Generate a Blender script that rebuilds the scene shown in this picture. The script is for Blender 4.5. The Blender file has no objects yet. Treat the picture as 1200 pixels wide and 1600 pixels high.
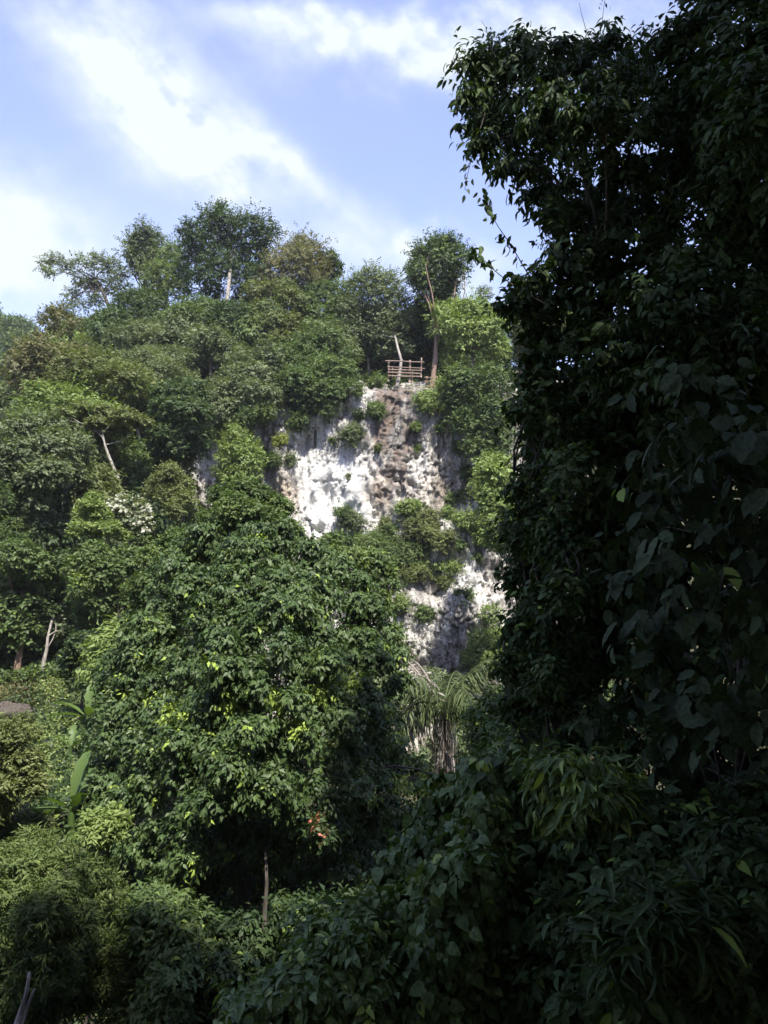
import bpy, math, random
import numpy as np
from math import radians as RD

S = bpy.context.scene
# ------------------------------------------------------------------ camera
PITCH = RD(6.9); F = 1244.0
cam_d = bpy.data.cameras.new('camera'); cam = bpy.data.objects.new('camera', cam_d)
S.collection.objects.link(cam); S.camera = cam
cam_d.sensor_fit = 'VERTICAL'; cam_d.sensor_height = 36; cam_d.lens = 28
cam_d.clip_start = 0.05; cam_d.clip_end = 3000
cam.rotation_euler = (RD(90) + PITCH, 0, 0)
S.render.resolution_x = 768; S.render.resolution_y = 1024
# ------------------------------------------------------------------ light
SUN_AZ = 18.0    # degrees from straight behind the camera towards the right
SUN_EL = 56.0
S.view_settings.view_transform = 'Standard'; S.view_settings.look = 'None'
S.view_settings.exposure = 1.1; S.view_settings.gamma = 1
a, e = RD(SUN_AZ), RD(SUN_EL)
SD = np.array([math.sin(a)*math.cos(e), -math.cos(a)*math.cos(e), math.sin(e)])   # towards the sun
sl = bpy.data.lights.new('sun', 'SUN'); sl.energy = 5.0; sl.angle = RD(0.5); sl.color = (1, .95, .86)
so = bpy.data.objects.new('sun', sl); S.collection.objects.link(so)
from mathutils import Vector, Matrix
so.rotation_euler = Vector(SD.tolist()).to_track_quat('Z', 'Y').to_euler()

W = bpy.data.worlds.new('World'); S.world = W; W.use_nodes = True
def world():
    nt = W.node_tree; N = nt.nodes; L = nt.links
    for n in list(N): N.remove(n)
    out = N.new('ShaderNodeOutputWorld'); bg = N.new('ShaderNodeBackground')
    sky = N.new('ShaderNodeTexSky'); sky.sky_type = 'NISHITA'; sky.sun_disc = False
    sky.sun_elevation = e; sky.sun_rotation = math.atan2(SD[0], SD[1])
    sky.air_density = 1.0; sky.dust_density = .5; sky.ozone_density = 1.5
    tc = N.new('ShaderNodeTexCoord'); sp = N.new('ShaderNodeSeparateXYZ'); L.new(tc.outputs['Generated'], sp.inputs[0])
    def m(op, x, y=None, z=None, clamp=False):
        n = N.new('ShaderNodeMath'); n.operation = op; n.use_clamp = clamp
        for i, v in enumerate((x, y, z)):
            if v is None: continue
            if isinstance(v, (int, float)): n.inputs[i].default_value = v
            else: L.new(v, n.inputs[i])
        return n.outputs[0]
    yy = m('MAXIMUM', sp.outputs[1], 0.08)
    u = m('DIVIDE', sp.outputs[0], yy); v = m('DIVIDE', sp.outputs[2], yy)
    # wispy warp
    cb = N.new('ShaderNodeCombineXYZ'); L.new(u, cb.inputs[0]); L.new(v, cb.inputs[1])
    nz = N.new('ShaderNodeTexNoise'); nz.inputs['Scale'].default_value = 5; nz.inputs['Detail'].default_value = 5
    L.new(cb.outputs[0], nz.inputs['Vector'])
    nzb = N.new('ShaderNodeTexNoise'); nzb.inputs['Scale'].default_value = 17; nzb.inputs['Detail'].default_value = 6; L.new(cb.outputs[0], nzb.inputs['Vector'])
    wv = m('ADD', m('MULTIPLY', m('SUBTRACT', nz.outputs['Fac'], .5), .22), m('MULTIPLY', m('SUBTRACT', nzb.outputs['Fac'], .5), .12))
    u2 = m('ADD', u, wv); v2 = m('SUBTRACT', v, wv)
    def uv(px, py):
        x = (px-600)/F; b = (800-py)/F
        y = math.cos(PITCH) - b*math.sin(PITCH); z = math.sin(PITCH) + b*math.cos(PITCH)
        return x/y, z/y
    # streaks: centre px, half length, half width (px), angle of the long axis (deg, picture down-right positive), strength
    ST = [(235,130,230,85,52,.75),(320,220,150,60,42,.85),(250,235,90,60,40,.5),(430,235,55,26,45,.8),(520,310,90,22,35,.6),
          (455,40,180,45,15,.5),(640,70,210,55,5,.8),(790,60,120,60,0,.8),(90,60,200,60,40,.35),(-25,425,115,125,0,1.7),
          (60,330,230,60,25,.3),(560,385,110,40,20,.55),(740,420,60,50,0,.8),(660,400,50,30,0,.7),(960,40,120,50,0,.5),(620,350,80,16,35,.25)]
    tot = None
    for (px, py, hl, hw, ang, s) in ST:
        cu, cv = uv(px, py); A = RD(-ang)
        du = m('SUBTRACT', u2, cu); dv = m('SUBTRACT', v2, cv)
        p = m('MULTIPLY', m('ADD', m('MULTIPLY', du, math.cos(A)), m('MULTIPLY', dv, math.sin(A))), F/hl)
        q = m('MULTIPLY', m('SUBTRACT', m('MULTIPLY', dv, math.cos(A)), m('MULTIPLY', du, math.sin(A))), F/hw)
        r2 = m('ADD', m('MULTIPLY', p, p), m('MULTIPLY', q, q))
        g = m('MULTIPLY', m('EXPONENT', m('MULTIPLY', r2, -.9)), s)
        tot = g if tot is None else m('ADD', tot, g)
    # fibrous detail, rotated along the streaks
    mp = N.new('ShaderNodeMapping'); mp.inputs['Rotation'].default_value = (0, 0, RD(48)); L.new(cb.outputs[0], mp.inputs[0])
    mp2 = N.new('ShaderNodeMapping'); mp2.inputs['Scale'].default_value = (4, 13, 1); L.new(mp.outputs[0], mp2.inputs[0])
    n2 = N.new('ShaderNodeTexNoise'); n2.inputs['Scale'].default_value = 1.3; n2.inputs['Detail'].default_value = 7; n2.inputs['Roughness'].default_value = .55
    L.new(mp2.outputs[0], n2.inputs['Vector'])
    n3 = N.new('ShaderNodeTexNoise'); n3.inputs['Scale'].default_value = 14; n3.inputs['Detail'].default_value = 6
    L.new(cb.outputs[0], n3.inputs['Vector'])
    n5 = N.new('ShaderNodeTexNoise'); n5.inputs['Scale'].default_value = 32; n5.inputs['Detail'].default_value = 5; L.new(cb.outputs[0], n5.inputs['Vector'])
    fib = m('ADD', m('MULTIPLY', n2.outputs['Fac'], .9), m('ADD', m('MULTIPLY', n3.outputs['Fac'], .65), m('MULTIPLY', n5.outputs['Fac'], .35)))
    fac = m('MULTIPLY', tot, m('MAXIMUM', m('SUBTRACT', m('MULTIPLY', fib, 2.5), 1.5), .1))
    front = m('GREATER_THAN', sp.outputs[1], .1)
    fac = m('MULTIPLY', fac, front)
    n4 = N.new('ShaderNodeTexNoise'); n4.inputs['Scale'].default_value = 2.2; n4.inputs['Detail'].default_value = 4
    L.new(tc.outputs['Generated'], n4.inputs['Vector'])
    veil = m('MULTIPLY', m('SUBTRACT', n4.outputs['Fac'], .3), .4, clamp=True)
    fac = m('ADD', m('MAXIMUM', fac, 0), veil, clamp=False)
    fac = m('MINIMUM', fac, 1.0)
    tint = N.new('ShaderNodeMix'); tint.data_type = 'RGBA'; tint.blend_type = 'MULTIPLY'; tint.inputs[0].default_value = 1
    L.new(sky.outputs[0], tint.inputs[6]); tint.inputs[7].default_value = (*SKYTINT, 1)
    mx = N.new('ShaderNodeMix'); mx.data_type = 'RGBA'; mx.clamp_factor = False
    L.new(fac, mx.inputs[0]); L.new(tint.outputs[2], mx.inputs[6]); mx.inputs[7].default_value = (*CLOUD, 1)
    L.new(mx.outputs[2], bg.inputs[0]); bg.inputs[1].default_value = SKYSTR
    L.new(bg.outputs[0], out.inputs[0])
SKYTINT = (1.66, 1.40, 1.58); CLOUD = (3.95, 4.3, 4.3); SKYSTR = 0.11
world()
C = S.collection

# ------------------------------------------------------------------ helpers
def P(px, py, d):
    x = (px-600)/F; b = (800-py)/F
    y = math.cos(PITCH) - b*math.sin(PITCH); z = math.sin(PITCH) + b*math.cos(PITCH)
    return np.array([x*d/y, d, z*d/y])
def tag(o, label=None, cat=None, group=None, kind=None):
    if label: o['label'] = label
    if cat: o['category'] = cat
    if group: o['group'] = group
    if kind: o['kind'] = kind
    return o
def empty(name, loc):
    o = bpy.data.objects.new(name, None); C.objects.link(o); o.location = [float(v) for v in loc]; o.empty_display_size = .2
    return o
def mesh_np(name, verts, faces, mat, parent=None, attrs=None, smooth=False):
    """faces: list of (k-gon arrays) [array(n,k), ...]"""
    me = bpy.data.meshes.new(name)
    verts = np.asarray(verts, dtype=np.float32)
    fl = [np.asarray(f, dtype=np.int32) for f in faces if len(f)]
    nl = sum(f.size for f in fl); nf = sum(len(f) for f in fl)
    me.vertices.add(len(verts)); me.vertices.foreach_set('co', verts.ravel())
    me.loops.add(nl); me.loops.foreach_set('vertex_index', np.concatenate([f.ravel() for f in fl]))
    tot = np.concatenate([np.full(len(f), f.shape[1], np.int32) for f in fl])
    st = np.concatenate([[0], np.cumsum(tot)[:-1]]).astype(np.int32)
    me.polygons.add(nf); me.polygons.foreach_set('loop_start', st); me.polygons.foreach_set('loop_total', tot)
    if smooth: me.polygons.foreach_set('use_smooth', np.ones(nf, bool))
    me.update(calc_edges=True)
    for k, v in (attrs or {}).items():
        at = me.attributes.new(k, 'FLOAT', 'POINT'); at.data.foreach_set('value', np.asarray(v, np.float32))
    me.materials.append(mat)
    o = bpy.data.objects.new(name, me); C.objects.link(o)
    if parent: o.parent = parent
    return o
def nrm(v):
    return v/np.maximum(np.linalg.norm(v, axis=-1, keepdims=True), 1e-9)
# value noise -------------------------------------------------------
def _h(ix, iy, iz, seed):
    h = (ix.astype(np.int64)*374761393 + iy.astype(np.int64)*668265263 + iz.astype(np.int64)*2147483647 + seed*1274126177) & 0xffffffff
    h = ((h ^ (h >> 13))*1274126177) & 0xffffffff
    h = (h ^ (h >> 16)) & 0xffffff
    return h/float(0xffffff)
def vnoise(x, y, z, seed=0):
    x, y, z = np.broadcast_arrays(np.asarray(x, float), np.asarray(y, float), np.asarray(z, float))
    ix, iy, iz = np.floor(x), np.floor(y), np.floor(z)
    fx, fy, fz = x-ix, y-iy, z-iz
    fx, fy, fz = [t*t*(3-2*t) for t in (fx, fy, fz)]
    r = 0
    for dx in (0, 1):
        for dy in (0, 1):
            for dz in (0, 1):
                w = (fx if dx else 1-fx)*(fy if dy else 1-fy)*(fz if dz else 1-fz)
                r = r + w*_h(ix+dx, iy+dy, iz+dz, seed)
    return r
def fbm(x, y, z, seed=0, o=4):
    r = 0; A = .5; s = 1; t = 0
    for i in range(o):
        r = r + A*vnoise(x*s, y*s, z*s, seed+i*7); t += A; A *= .5; s *= 2.03
    return r/t
def sstep(x, a, b):
    t = np.clip((x-a)/(b-a), 0, 1); return t*t*(3-2*t)

# ------------------------------------------------------------------ materials
def mat_base(name):
    m = bpy.data.materials.new(name); m.use_nodes = True
    nt = m.node_tree; N = nt.nodes; b = N['Principled BSDF']; return m, nt, N, nt.links, b
def leaf_mat(name, dark, mid, light, young=(.22,.30,.03), rough=.55, transl=.25, spec=.25, mott=False):
    def ds(c, k=.07):
        l = .3*c[0]+.6*c[1]+.1*c[2]; return tuple(v*(1-k)+l*k for v in c)
    dark, mid, light = ds(dark), ds(mid), ds(light); young = ds(young, .1)
    m, nt, N, L, b = mat_base(name)
    at = N.new('ShaderNodeAttribute'); at.attribute_name = 'var'
    oi = N.new('ShaderNodeObjectInfo')
    ad = N.new('ShaderNodeMath'); ad.operation = 'MULTIPLY_ADD'; L.new(oi.outputs['Random'], ad.inputs[0]); ad.inputs[1].default_value = .22
    L.new(at.outputs['Fac'], ad.inputs[2])
    sb = N.new('ShaderNodeMath'); sb.operation = 'SUBTRACT'; L.new(ad.outputs[0], sb.inputs[0]); sb.inputs[1].default_value = .11
    cr = N.new('ShaderNodeValToRGB'); L.new(sb.outputs[0], cr.inputs[0])
    cr.color_ramp.elements[0].position = .1; cr.color_ramp.elements[0].color = (*dark, 1)
    cr.color_ramp.elements[1].position = .95; cr.color_ramp.elements[1].color = (*light, 1)
    el = cr.color_ramp.elements.new(.5); el.color = (*mid, 1)
    ay = N.new('ShaderNodeAttribute'); ay.attribute_name = 'young'
    mx = N.new('ShaderNodeMix'); mx.data_type = 'RGBA'; L.new(ay.outputs['Fac'], mx.inputs[0])
    base_c = cr.outputs[0]
    if mott:
        tc = N.new('ShaderNodeTexCoord'); nz = N.new('ShaderNodeTexNoise'); nz.inputs['Scale'].default_value = 34; nz.inputs['Detail'].default_value = 4
        L.new(tc.outputs['Object'], nz.inputs['Vector']); mr = N.new('ShaderNodeMapRange'); mr.inputs[1].default_value = .35; mr.inputs[2].default_value = .65; mr.inputs[3].default_value = .6; mr.inputs[4].default_value = 1.35
        L.new(nz.outputs['Fac'], mr.inputs[0]); vm = N.new('ShaderNodeVectorMath'); vm.operation = 'SCALE'; L.new(base_c, vm.inputs[0]); L.new(mr.outputs[0], vm.inputs['Scale']); base_c = vm.outputs[0]
        bp = N.new('ShaderNodeBump'); bp.inputs['Distance'].default_value = .004; L.new(nz.outputs['Fac'], bp.inputs['Height']); L.new(bp.outputs[0], b.inputs['Normal'])
    L.new(base_c, mx.inputs[6]); mx.inputs[7].default_value = (*young, 1)
    L.new(mx.outputs[2], b.inputs['Base Color']); b.inputs['Roughness'].default_value = rough
    b.inputs['Specular IOR Level'].default_value = spec
    tr = N.new('ShaderNodeBsdfTranslucent')
    m2 = N.new('ShaderNodeMix'); m2.data_type = 'RGBA'; m2.blend_type = 'MULTIPLY'; m2.inputs[0].default_value = 1
    L.new(mx.outputs[2], m2.inputs[6]); m2.inputs[7].default_value = (1.5, 1.6, .6, 1)
    L.new(m2.outputs[2], tr.inputs[0])
    sh = N.new('ShaderNodeMixShader'); sh.inputs[0].default_value = transl
    L.new(b.outputs[0], sh.inputs[1]); L.new(tr.outputs[0], sh.inputs[2])
    L.new(sh.outputs[0], N['Material Output'].inputs[0])
    return m
def bark_mat(name, c1, c2, scale=6):
    m, nt, N, L, b = mat_base(name)
    tc = N.new('ShaderNodeTexCoord'); mp = N.new('ShaderNodeMapping'); mp.inputs['Scale'].default_value = (3, 3, .7)
    L.new(tc.outputs['Object'], mp.inputs[0])
    nz = N.new('ShaderNodeTexNoise'); nz.inputs['Scale'].default_value = scale; nz.inputs['Detail'].default_value = 6
    L.new(mp.outputs[0], nz.inputs['Vector'])
    cr = N.new('ShaderNodeValToRGB'); L.new(nz.outputs['Fac'], cr.inputs[0])
    cr.color_ramp.elements[0].position = .35; cr.color_ramp.elements[0].color = (*c1, 1)
    cr.color_ramp.elements[1].position = .65; cr.color_ramp.elements[1].color = (*c2, 1)
    L.new(cr.outputs[0], b.inputs['Base Color']); b.inputs['Roughness'].default_value = .9
    bp = N.new('ShaderNodeBump'); bp.inputs['Strength'].default_value = .6; bp.inputs['Distance'].default_value = .03
    L.new(nz.outputs['Fac'], bp.inputs['Height']); L.new(bp.outputs[0], b.inputs['Normal'])
    return m
G = {
 'big': leaf_mat('leaf_large_dull', (.016,.027,.010), (.030,.048,.018), (.052,.080,.030), rough=.65, transl=.12, spec=.15, young=(.18,.27,.04), mott=True),
 'mid': leaf_mat('leaf_mid_green', (.036,.062,.018), (.074,.118,.032), (.140,.190,.058)),
 'grey': leaf_mat('leaf_grey_green', (.050,.072,.032), (.098,.130,.055), (.175,.21,.10)),
 'olive': leaf_mat('leaf_olive', (.050,.068,.020), (.100,.126,.036), (.165,.19,.062)),
 'brown': leaf_mat('leaf_brownish', (.070,.074,.028), (.130,.126,.050), (.20,.19,.085)),
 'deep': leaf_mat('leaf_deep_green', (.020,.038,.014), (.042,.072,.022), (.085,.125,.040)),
 'light': leaf_mat('leaf_light_green', (.076,.118,.028), (.145,.205,.048), (.22,.29,.085)),
 'yellow': leaf_mat('leaf_yellow_green', (.09,.12,.02), (.19,.22,.035), (.28,.30,.05)),
 'glossy': leaf_mat('leaf_glossy_dark', (.028,.052,.014), (.056,.096,.024), (.100,.150,.042), rough=.5, transl=.2, spec=.3, young=(.29,.40,.04), mott=True),
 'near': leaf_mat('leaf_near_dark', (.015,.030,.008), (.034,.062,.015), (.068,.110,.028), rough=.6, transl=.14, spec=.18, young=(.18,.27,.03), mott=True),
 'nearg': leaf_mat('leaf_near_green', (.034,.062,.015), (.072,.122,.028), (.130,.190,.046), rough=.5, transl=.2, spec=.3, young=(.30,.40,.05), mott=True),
 'bamboo': leaf_mat('leaf_feathery', (.045,.072,.018), (.090,.130,.034), (.150,.195,.055), rough=.65),
 'dry': leaf_mat('leaf_dry_frond', (.12,.10,.08), (.28,.25,.215), (.50,.47,.43), rough=.6, transl=.12),
 'palm': leaf_mat('leaf_palm', (.040,.060,.022), (.078,.108,.036), (.14,.175,.065), rough=.5, transl=.14),
 'white': leaf_mat('blossom_white', (.25,.26,.19), (.38,.38,.30), (.52,.52,.44), rough=.6),
 'creeper': leaf_mat('leaf_creeper', (.12,.17,.05), (.20,.26,.08), (.28,.33,.12)),
 'red':    leaf_mat('blossom_red', (.22,.04,.025), (.36,.075,.045), (.45,.16,.10), rough=.6),
 'banana': leaf_mat('leaf_banana', (.050,.090,.020), (.085,.14,.032), (.13,.19,.05), rough=.45, transl=.3),
}
BK = {
 'pale': bark_mat('bark_pale', (.13,.12,.10), (.34,.31,.27)),
 'brown': bark_mat('bark_brown', (.10,.065,.045), (.27,.18,.13)),
 'dark': bark_mat('bark_dark', (.035,.028,.022), (.09,.075,.06)),
 'wood': bark_mat('weathered_wood', (.12,.08,.06), (.28,.21,.17), 9),
}

# ------------------------------------------------------------------ leaves
T4 = (np.array([(0,0,0),(.42,.5,.07),(1,0,-.08),(.42,-.5,.07)]), [[(0,1,2,3)]])
T5 = (np.array([(0,0,0),(.4,.5,.09),(1,0,-.14),(.4,-.5,.09),(.45,0,0)]), [[(0,4,1),(1,4,2),(2,4,3),(3,4,0)]])
T11 = (np.array([(0,0,0),(.22,0,.02),(.48,0,0),(.75,0,-.08),(1,0,-.22),
                 (.2,.36,.08),(.46,.5,.07),(.74,.31,-.02),(.2,-.36,.08),(.46,-.5,.07),(.74,-.31,-.02)]),
       [[(0,1,5),(3,4,7),(0,8,1),(3,10,4)], [(1,2,6,5),(2,3,7,6),(1,8,9,2),(2,9,10,3)]])
THEART = (np.array([(0.08,0,0),(.25,0,.02),(.5,0,0),(.78,0,-.08),(1,0,-.2),
                 (.0,.28,.02),(.28,.5,.08),(.66,.33,.0),(.0,-.28,.02),(.28,-.5,.08),(.66,-.33,.0)]),
       [[(3,4,7),(3,10,4)], [(0,1,6,5),(1,2,7,6),(0,8,9,1),(1,9,10,2)], [(2,3,7),(2,10,3)]])
def _tpl_big():
    # broad leaf with an uneven, gently lobed edge
    rib = [(t, 0, .03-.22*t*t) for t in (0, .14, .28, .42, .56, .7, .85, 1)]
    w = [0, .30, .40, .52, .40, .46, .26, 0]
    v = list(rib); L_ = []; R_ = []
    for i in range(1, 7):
        L_.append(len(v)); v.append((rib[i][0]-.03, w[i], rib[i][2]+.06))
    for i in range(1, 7):
        R_.append(len(v)); v.append((rib[i][0]-.03, -w[i], rib[i][2]+.06))
    tri = [(0,1,L_[0]), (6,7,L_[5]), (0,R_[0],1), (6,R_[5],7)]; q = []
    for i in range(5):
        q.append((i+1, i+2, L_[i+1], L_[i])); q.append((i+1, R_[i], R_[i+1], i+2))
    return np.array(v), [tri, q]
TBIG = _tpl_big()
def leaf_mesh(base, d, n, L, Wd, var, young, tpl):
    T, groups = tpl
    d = nrm(d); n = n - (n*d).sum(-1, keepdims=True)*d; n = nrm(n); s = np.cross(n, d)
    L = np.asarray(L)[:, None, None]; Wd = np.asarray(Wd)[:, None, None]
    V = base[:, None, :] + T[None, :, 0:1]*L*d[:, None, :] + T[None, :, 1:2]*Wd*s[:, None, :] + T[None, :, 2:3]*L*n[:, None, :]
    k = len(T); m = len(base)
    off = (np.arange(m)*k)[:, None, None]
    by = {}
    for g in groups:
        f = (np.array(g)[None] + off).reshape(-1, len(g[0])); by.setdefault(len(g[0]), []).append(f)
    faces = [np.concatenate(x) for x in by.values()]
    return V.reshape(-1, 3), faces, np.repeat(var, k), np.repeat(young, k)
def sprig_leaves(rng, lobes, n, k=7, L=.16, ratio=.5, droop=.3, shell=.55, sl=None, tpl=T4, yp=0., up=.6, yzone=None, flat=0., jag=.25, inside=0.):
    """leafy twigs spread over the outer part of every lobe (x,y,z,rx,ry,rz)"""
    lobes = np.asarray(lobes, float)
    area = (lobes[:, 3]*lobes[:, 5]); pr = area/area.sum()
    li = rng.choice(len(lobes), n, p=pr)
    dirv = nrm(rng.normal(size=(n, 3)) + np.array([0, 0, .35]))
    rr = shell + (1-shell)*rng.random(n)**.6
    if inside: rr = np.where(rng.random(n) < inside, rng.random(n)**.5*shell, rr)
    wob = 1 + jag*(rng.random(n)**3)*1.6 - jag*.3
    c = lobes[li, :3] + dirv*lobes[li, 3:6]*(rr*wob)[:, None]
    lobvar = rng.random(len(lobes))*.3
    sv = .15 + lobvar[li] + rng.random(n)*.3
    yg = (rng.random(n) < yp).astype(float)
    if yzone is not None:
        for z in yzone:
            yg = np.maximum(yg, ((np.linalg.norm(c-z[:3], axis=1) < z[3]) & (rng.random(n) < .8)).astype(float))
    ax = nrm(dirv*(1, 1, 1-flat) + rng.normal(size=(n, 3))*.45 + np.array([0, 0, .25-droop*.8]))
    sl = sl or L*2.2
    t = (np.arange(k)+.5)/k
    base = c[:, None, :] + ax[:, None, :]*(t[None, :, None]-.4)*sl
    upv = np.zeros((n, 3)); upv[:, 2] = 1
    side = nrm(np.cross(ax, upv+rng.normal(size=(n, 3))*.3))
    sg = np.where(np.arange(k) % 2 == 0, 1, -1)[None, :, None]
    d = ax[:, None, :]*(.35+.5*t[None, :, None]) + side[:, None, :]*sg*.8 + rng.normal(size=(n, k, 3))*.28 + np.array([0, 0, -droop])
    nn = np.array([0, 0, up*.75]) + dirv[:, None, :]*.95 + rng.normal(size=(n, k, 3))*.38
    m = n*k
    base = (base + rng.normal(size=(n, k, 3))*L*.15).reshape(m, 3)
    Ls = L*(.5+.8*rng.random((n, k))).ravel()*np.repeat(.8+.4*rng.random(n), k)*np.repeat(1-.15*yg, k)
    var = np.repeat(sv, k) + rng.random(m)*.28
    yo = np.repeat(yg, k)*(.55+.45*rng.random(m))
    # stray yellowing leaves
    yo = np.where(rng.random(m) < .006, .8, yo)
    return base, d.reshape(m, 3), nn.reshape(m, 3), Ls, Ls*ratio, var, yo, tpl
def crown_obj(name, mat, parent, origin, *parts):
    Vs = []; Fs = {}; va = []; yo = []; off = 0
    for p in parts:
        V, faces, a1, a2 = leaf_mesh(*p)
        Vs.append(V); va.append(a1); yo.append(a2)
        for f in faces: Fs.setdefault(f.shape[1], []).append(f+off)
        off += len(V)
    V = np.concatenate(Vs) - np.asarray(origin)
    return mesh_np(name, V, [np.concatenate(x) for x in Fs.values()], mat, parent, {'var': np.concatenate(va), 'young': np.concatenate(yo)})
# ------------------------------------------------------------------ wood
def tube(V, Fq, pts, r, sides=7, cap=False):
    pts = np.asarray(pts, float); r = np.broadcast_to(np.asarray(r, float), (len(pts),))
    b0 = len(V); ref = np.array([.31, .2, .93])
    tan = nrm(np.gradient(pts, axis=0))
    for i, p in enumerate(pts):
        t = tan[i]; x = np.cross(t, ref)
        if np.linalg.norm(x) < .1: x = np.cross(t, (1, 0, 0))
        x = x/np.linalg.norm(x); y = np.cross(t, x)
        for j in range(sides):
            q = 2*math.pi*j/sides; V.append(p + (x*math.cos(q)+y*math.sin(q))*r[i])
    for i in range(len(pts)-1):
        for j in range(sides):
            a0 = b0+i*sides+j; a1 = b0+i*sides+(j+1) % sides
            Fq.append((a0, a1, a1+sides, a0+sides))
    if cap:
        for b in (b0, b0+(len(pts)-1)*sides):
            for j in range(1, sides-1, 2):
                Fq.append((b, b+j, b+(j+1) % sides, b+min(j+2, sides-1)))
def curve_pts(p0, p1, rng, n=7, bow=.12, sag=0):
    p0 = np.asarray(p0, float); p1 = np.asarray(p1, float); L = np.linalg.norm(p1-p0)
    t = np.linspace(0, 1, n)[:, None]
    off = rng.normal(size=3)*bow*L; off2 = rng.normal(size=3)*bow*.4*L
    return p0*(1-t)+p1*t + np.sin(t*math.pi)*off + np.sin(t*2*math.pi)*off2 + np.array([0, 0, sag*L])*np.sin(t*math.pi)
def tree(spec_name, label, cat, mat, base, lobes, rng, n, bark='dark', tr=.15, group=None, limbs=10, crown_kw=None, trunk_pts=None, kind2=None, extra=None):
    base = np.asarray(base, float); lobes = np.asarray(lobes, float)
    root = empty(spec_name, base); tag(root, label, cat, group)
    V = []; Fq = []
    cen = (lobes[:, :3]*lobes[:, 3:4]).sum(0)/lobes[:, 3].sum()
    if trunk_pts is None:
        tp = curve_pts(base, cen, rng, 9, .05)
    else: tp = np.asarray(trunk_pts, float)
    rr = np.linspace(tr, tr*.4, len(tp)); rr[0] *= 1.15
    tube(V, Fq, tp, rr, 8)
    idx = rng.choice(len(lobes), min(limbs, len(lobes)), replace=False)
    for i in idx:
        q = tp[min(len(tp)-1, int(len(tp)*rng.uniform(.75 if limbs < 10 else .5, 1)))]
        pts = curve_pts(q, lobes[i, :3]+rng.normal(size=3)*.3*lobes[i, 3], rng, 7, .08, .06)
        tube(V, Fq, pts, np.linspace(tr*.3, tr*.06, 7), 5)
        for _ in range(2):
            q2 = pts[rng.integers(3, 6)]
            tube(V, Fq, curve_pts(q2, lobes[i, :3]+nrm(rng.normal(size=3))*lobes[i, 3]*.8, rng, 5, .08), np.linspace(tr*.16, tr*.04, 5), 4)
    mesh_np('trunk', np.array(V)-base, [np.array(Fq)], BK[bark], root, smooth=True)
    kw = dict(crown_kw or {})
    crown_obj('crown', G[mat], root, base, sprig_leaves(rng, lobes, n, **kw))
    if extra: extra(root, base, lobes, rng)
    return root
def copy_thing(root, loc, rz, sc, label, mat=None, group=None, cat=None):
    r = root.copy(); C.objects.link(r); r.location = [float(v) for v in loc]; r.rotation_euler = (0, 0, rz)
    r.scale = sc if hasattr(sc, '__len__') else (sc, sc, sc)
    r['label'] = label
    if group: r['group'] = group
    for ch in root.children:
        c = ch.copy(); C.objects.link(c); c.parent = r
        if mat and ch.name.startswith('crown'):
            c.material_slots[0].link = 'OBJECT'; c.material_slots[0].material = G[mat]
    return r
def inpoly(x, y, poly):
    r = False; j = len(poly)-1
    for i in range(len(poly)):
        xi, yi = poly[i]; xj, yj = poly[j]
        if (yi > y) != (yj > y) and x < (xj-xi)*(y-yi)/(yj-yi)+xi: r = not r
        j = i
    return r
def pdist(x, y, poly):
    best = 1e9
    for i in range(len(poly)):
        x1, y1 = poly[i-1]; x2, y2 = poly[i]; dx, dy = x2-x1, y2-y1
        t = max(0, min(1, ((x-x1)*dx+(y-y1)*dy)/(dx*dx+dy*dy+1e-9)))
        best = min(best, math.hypot(x-x1-t*dx, y-y1-t*dy))
    return best
def poly_lobes(rng, poly, n, rmin, rmax, d, dr, lean=0., thick=1.0):
    """round leaf masses filling the outline at distance d +- dr (bulging nearer towards the middle)"""
    xs = [p[0] for p in poly]; ys = [p[1] for p in poly]; out = []
    mxd = 1
    cand = []
    tries = 0
    while len(cand) < n and tries < n*60:
        tries += 1
        x = rng.uniform(min(xs), max(xs)); y = rng.uniform(min(ys), max(ys))
        if not inpoly(x, y, poly): continue
        q = pdist(x, y, poly); r = rng.uniform(rmin, rmax)
        if q < r*.72: r = q/.72
        if r < rmin*.75: continue
        if any(math.hypot(x-c[0], y-c[1]) < .62*(r+c[2])*.8 for c in cand) and tries < n*40: continue
        cand.append((x, y, r, q))
    mxd = max(c[3] for c in cand)
    ym = (min(ys)+max(ys))/2; yr = (max(ys)-min(ys))/2+1e-6
    for x, y, r, q in cand:
        dd = d + dr*.6 - dr*1.2*math.sin(min(1, q/mxd)*1.57) + rng.uniform(-.25, .25)*dr + lean*(ym-y)/yr
        p = P(x, y, dd); rw = r/F*dd*1.05
        out.append((p[0], p[1], p[2], rw, rw*thick, rw*rng.uniform(.55, .85)))
    return out
def circ_lobes(lst, d, rng, dr=.8, sq=.88):
    out = []
    for (x, y, r) in lst:
        dd = d + rng.uniform(-dr, dr); p = P(x, y, dd); rw = r/F*dd
        out.append((p[0], p[1], p[2], rw, rw, rw*sq))
    return out
rng = np.random.default_rng(7)

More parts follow.
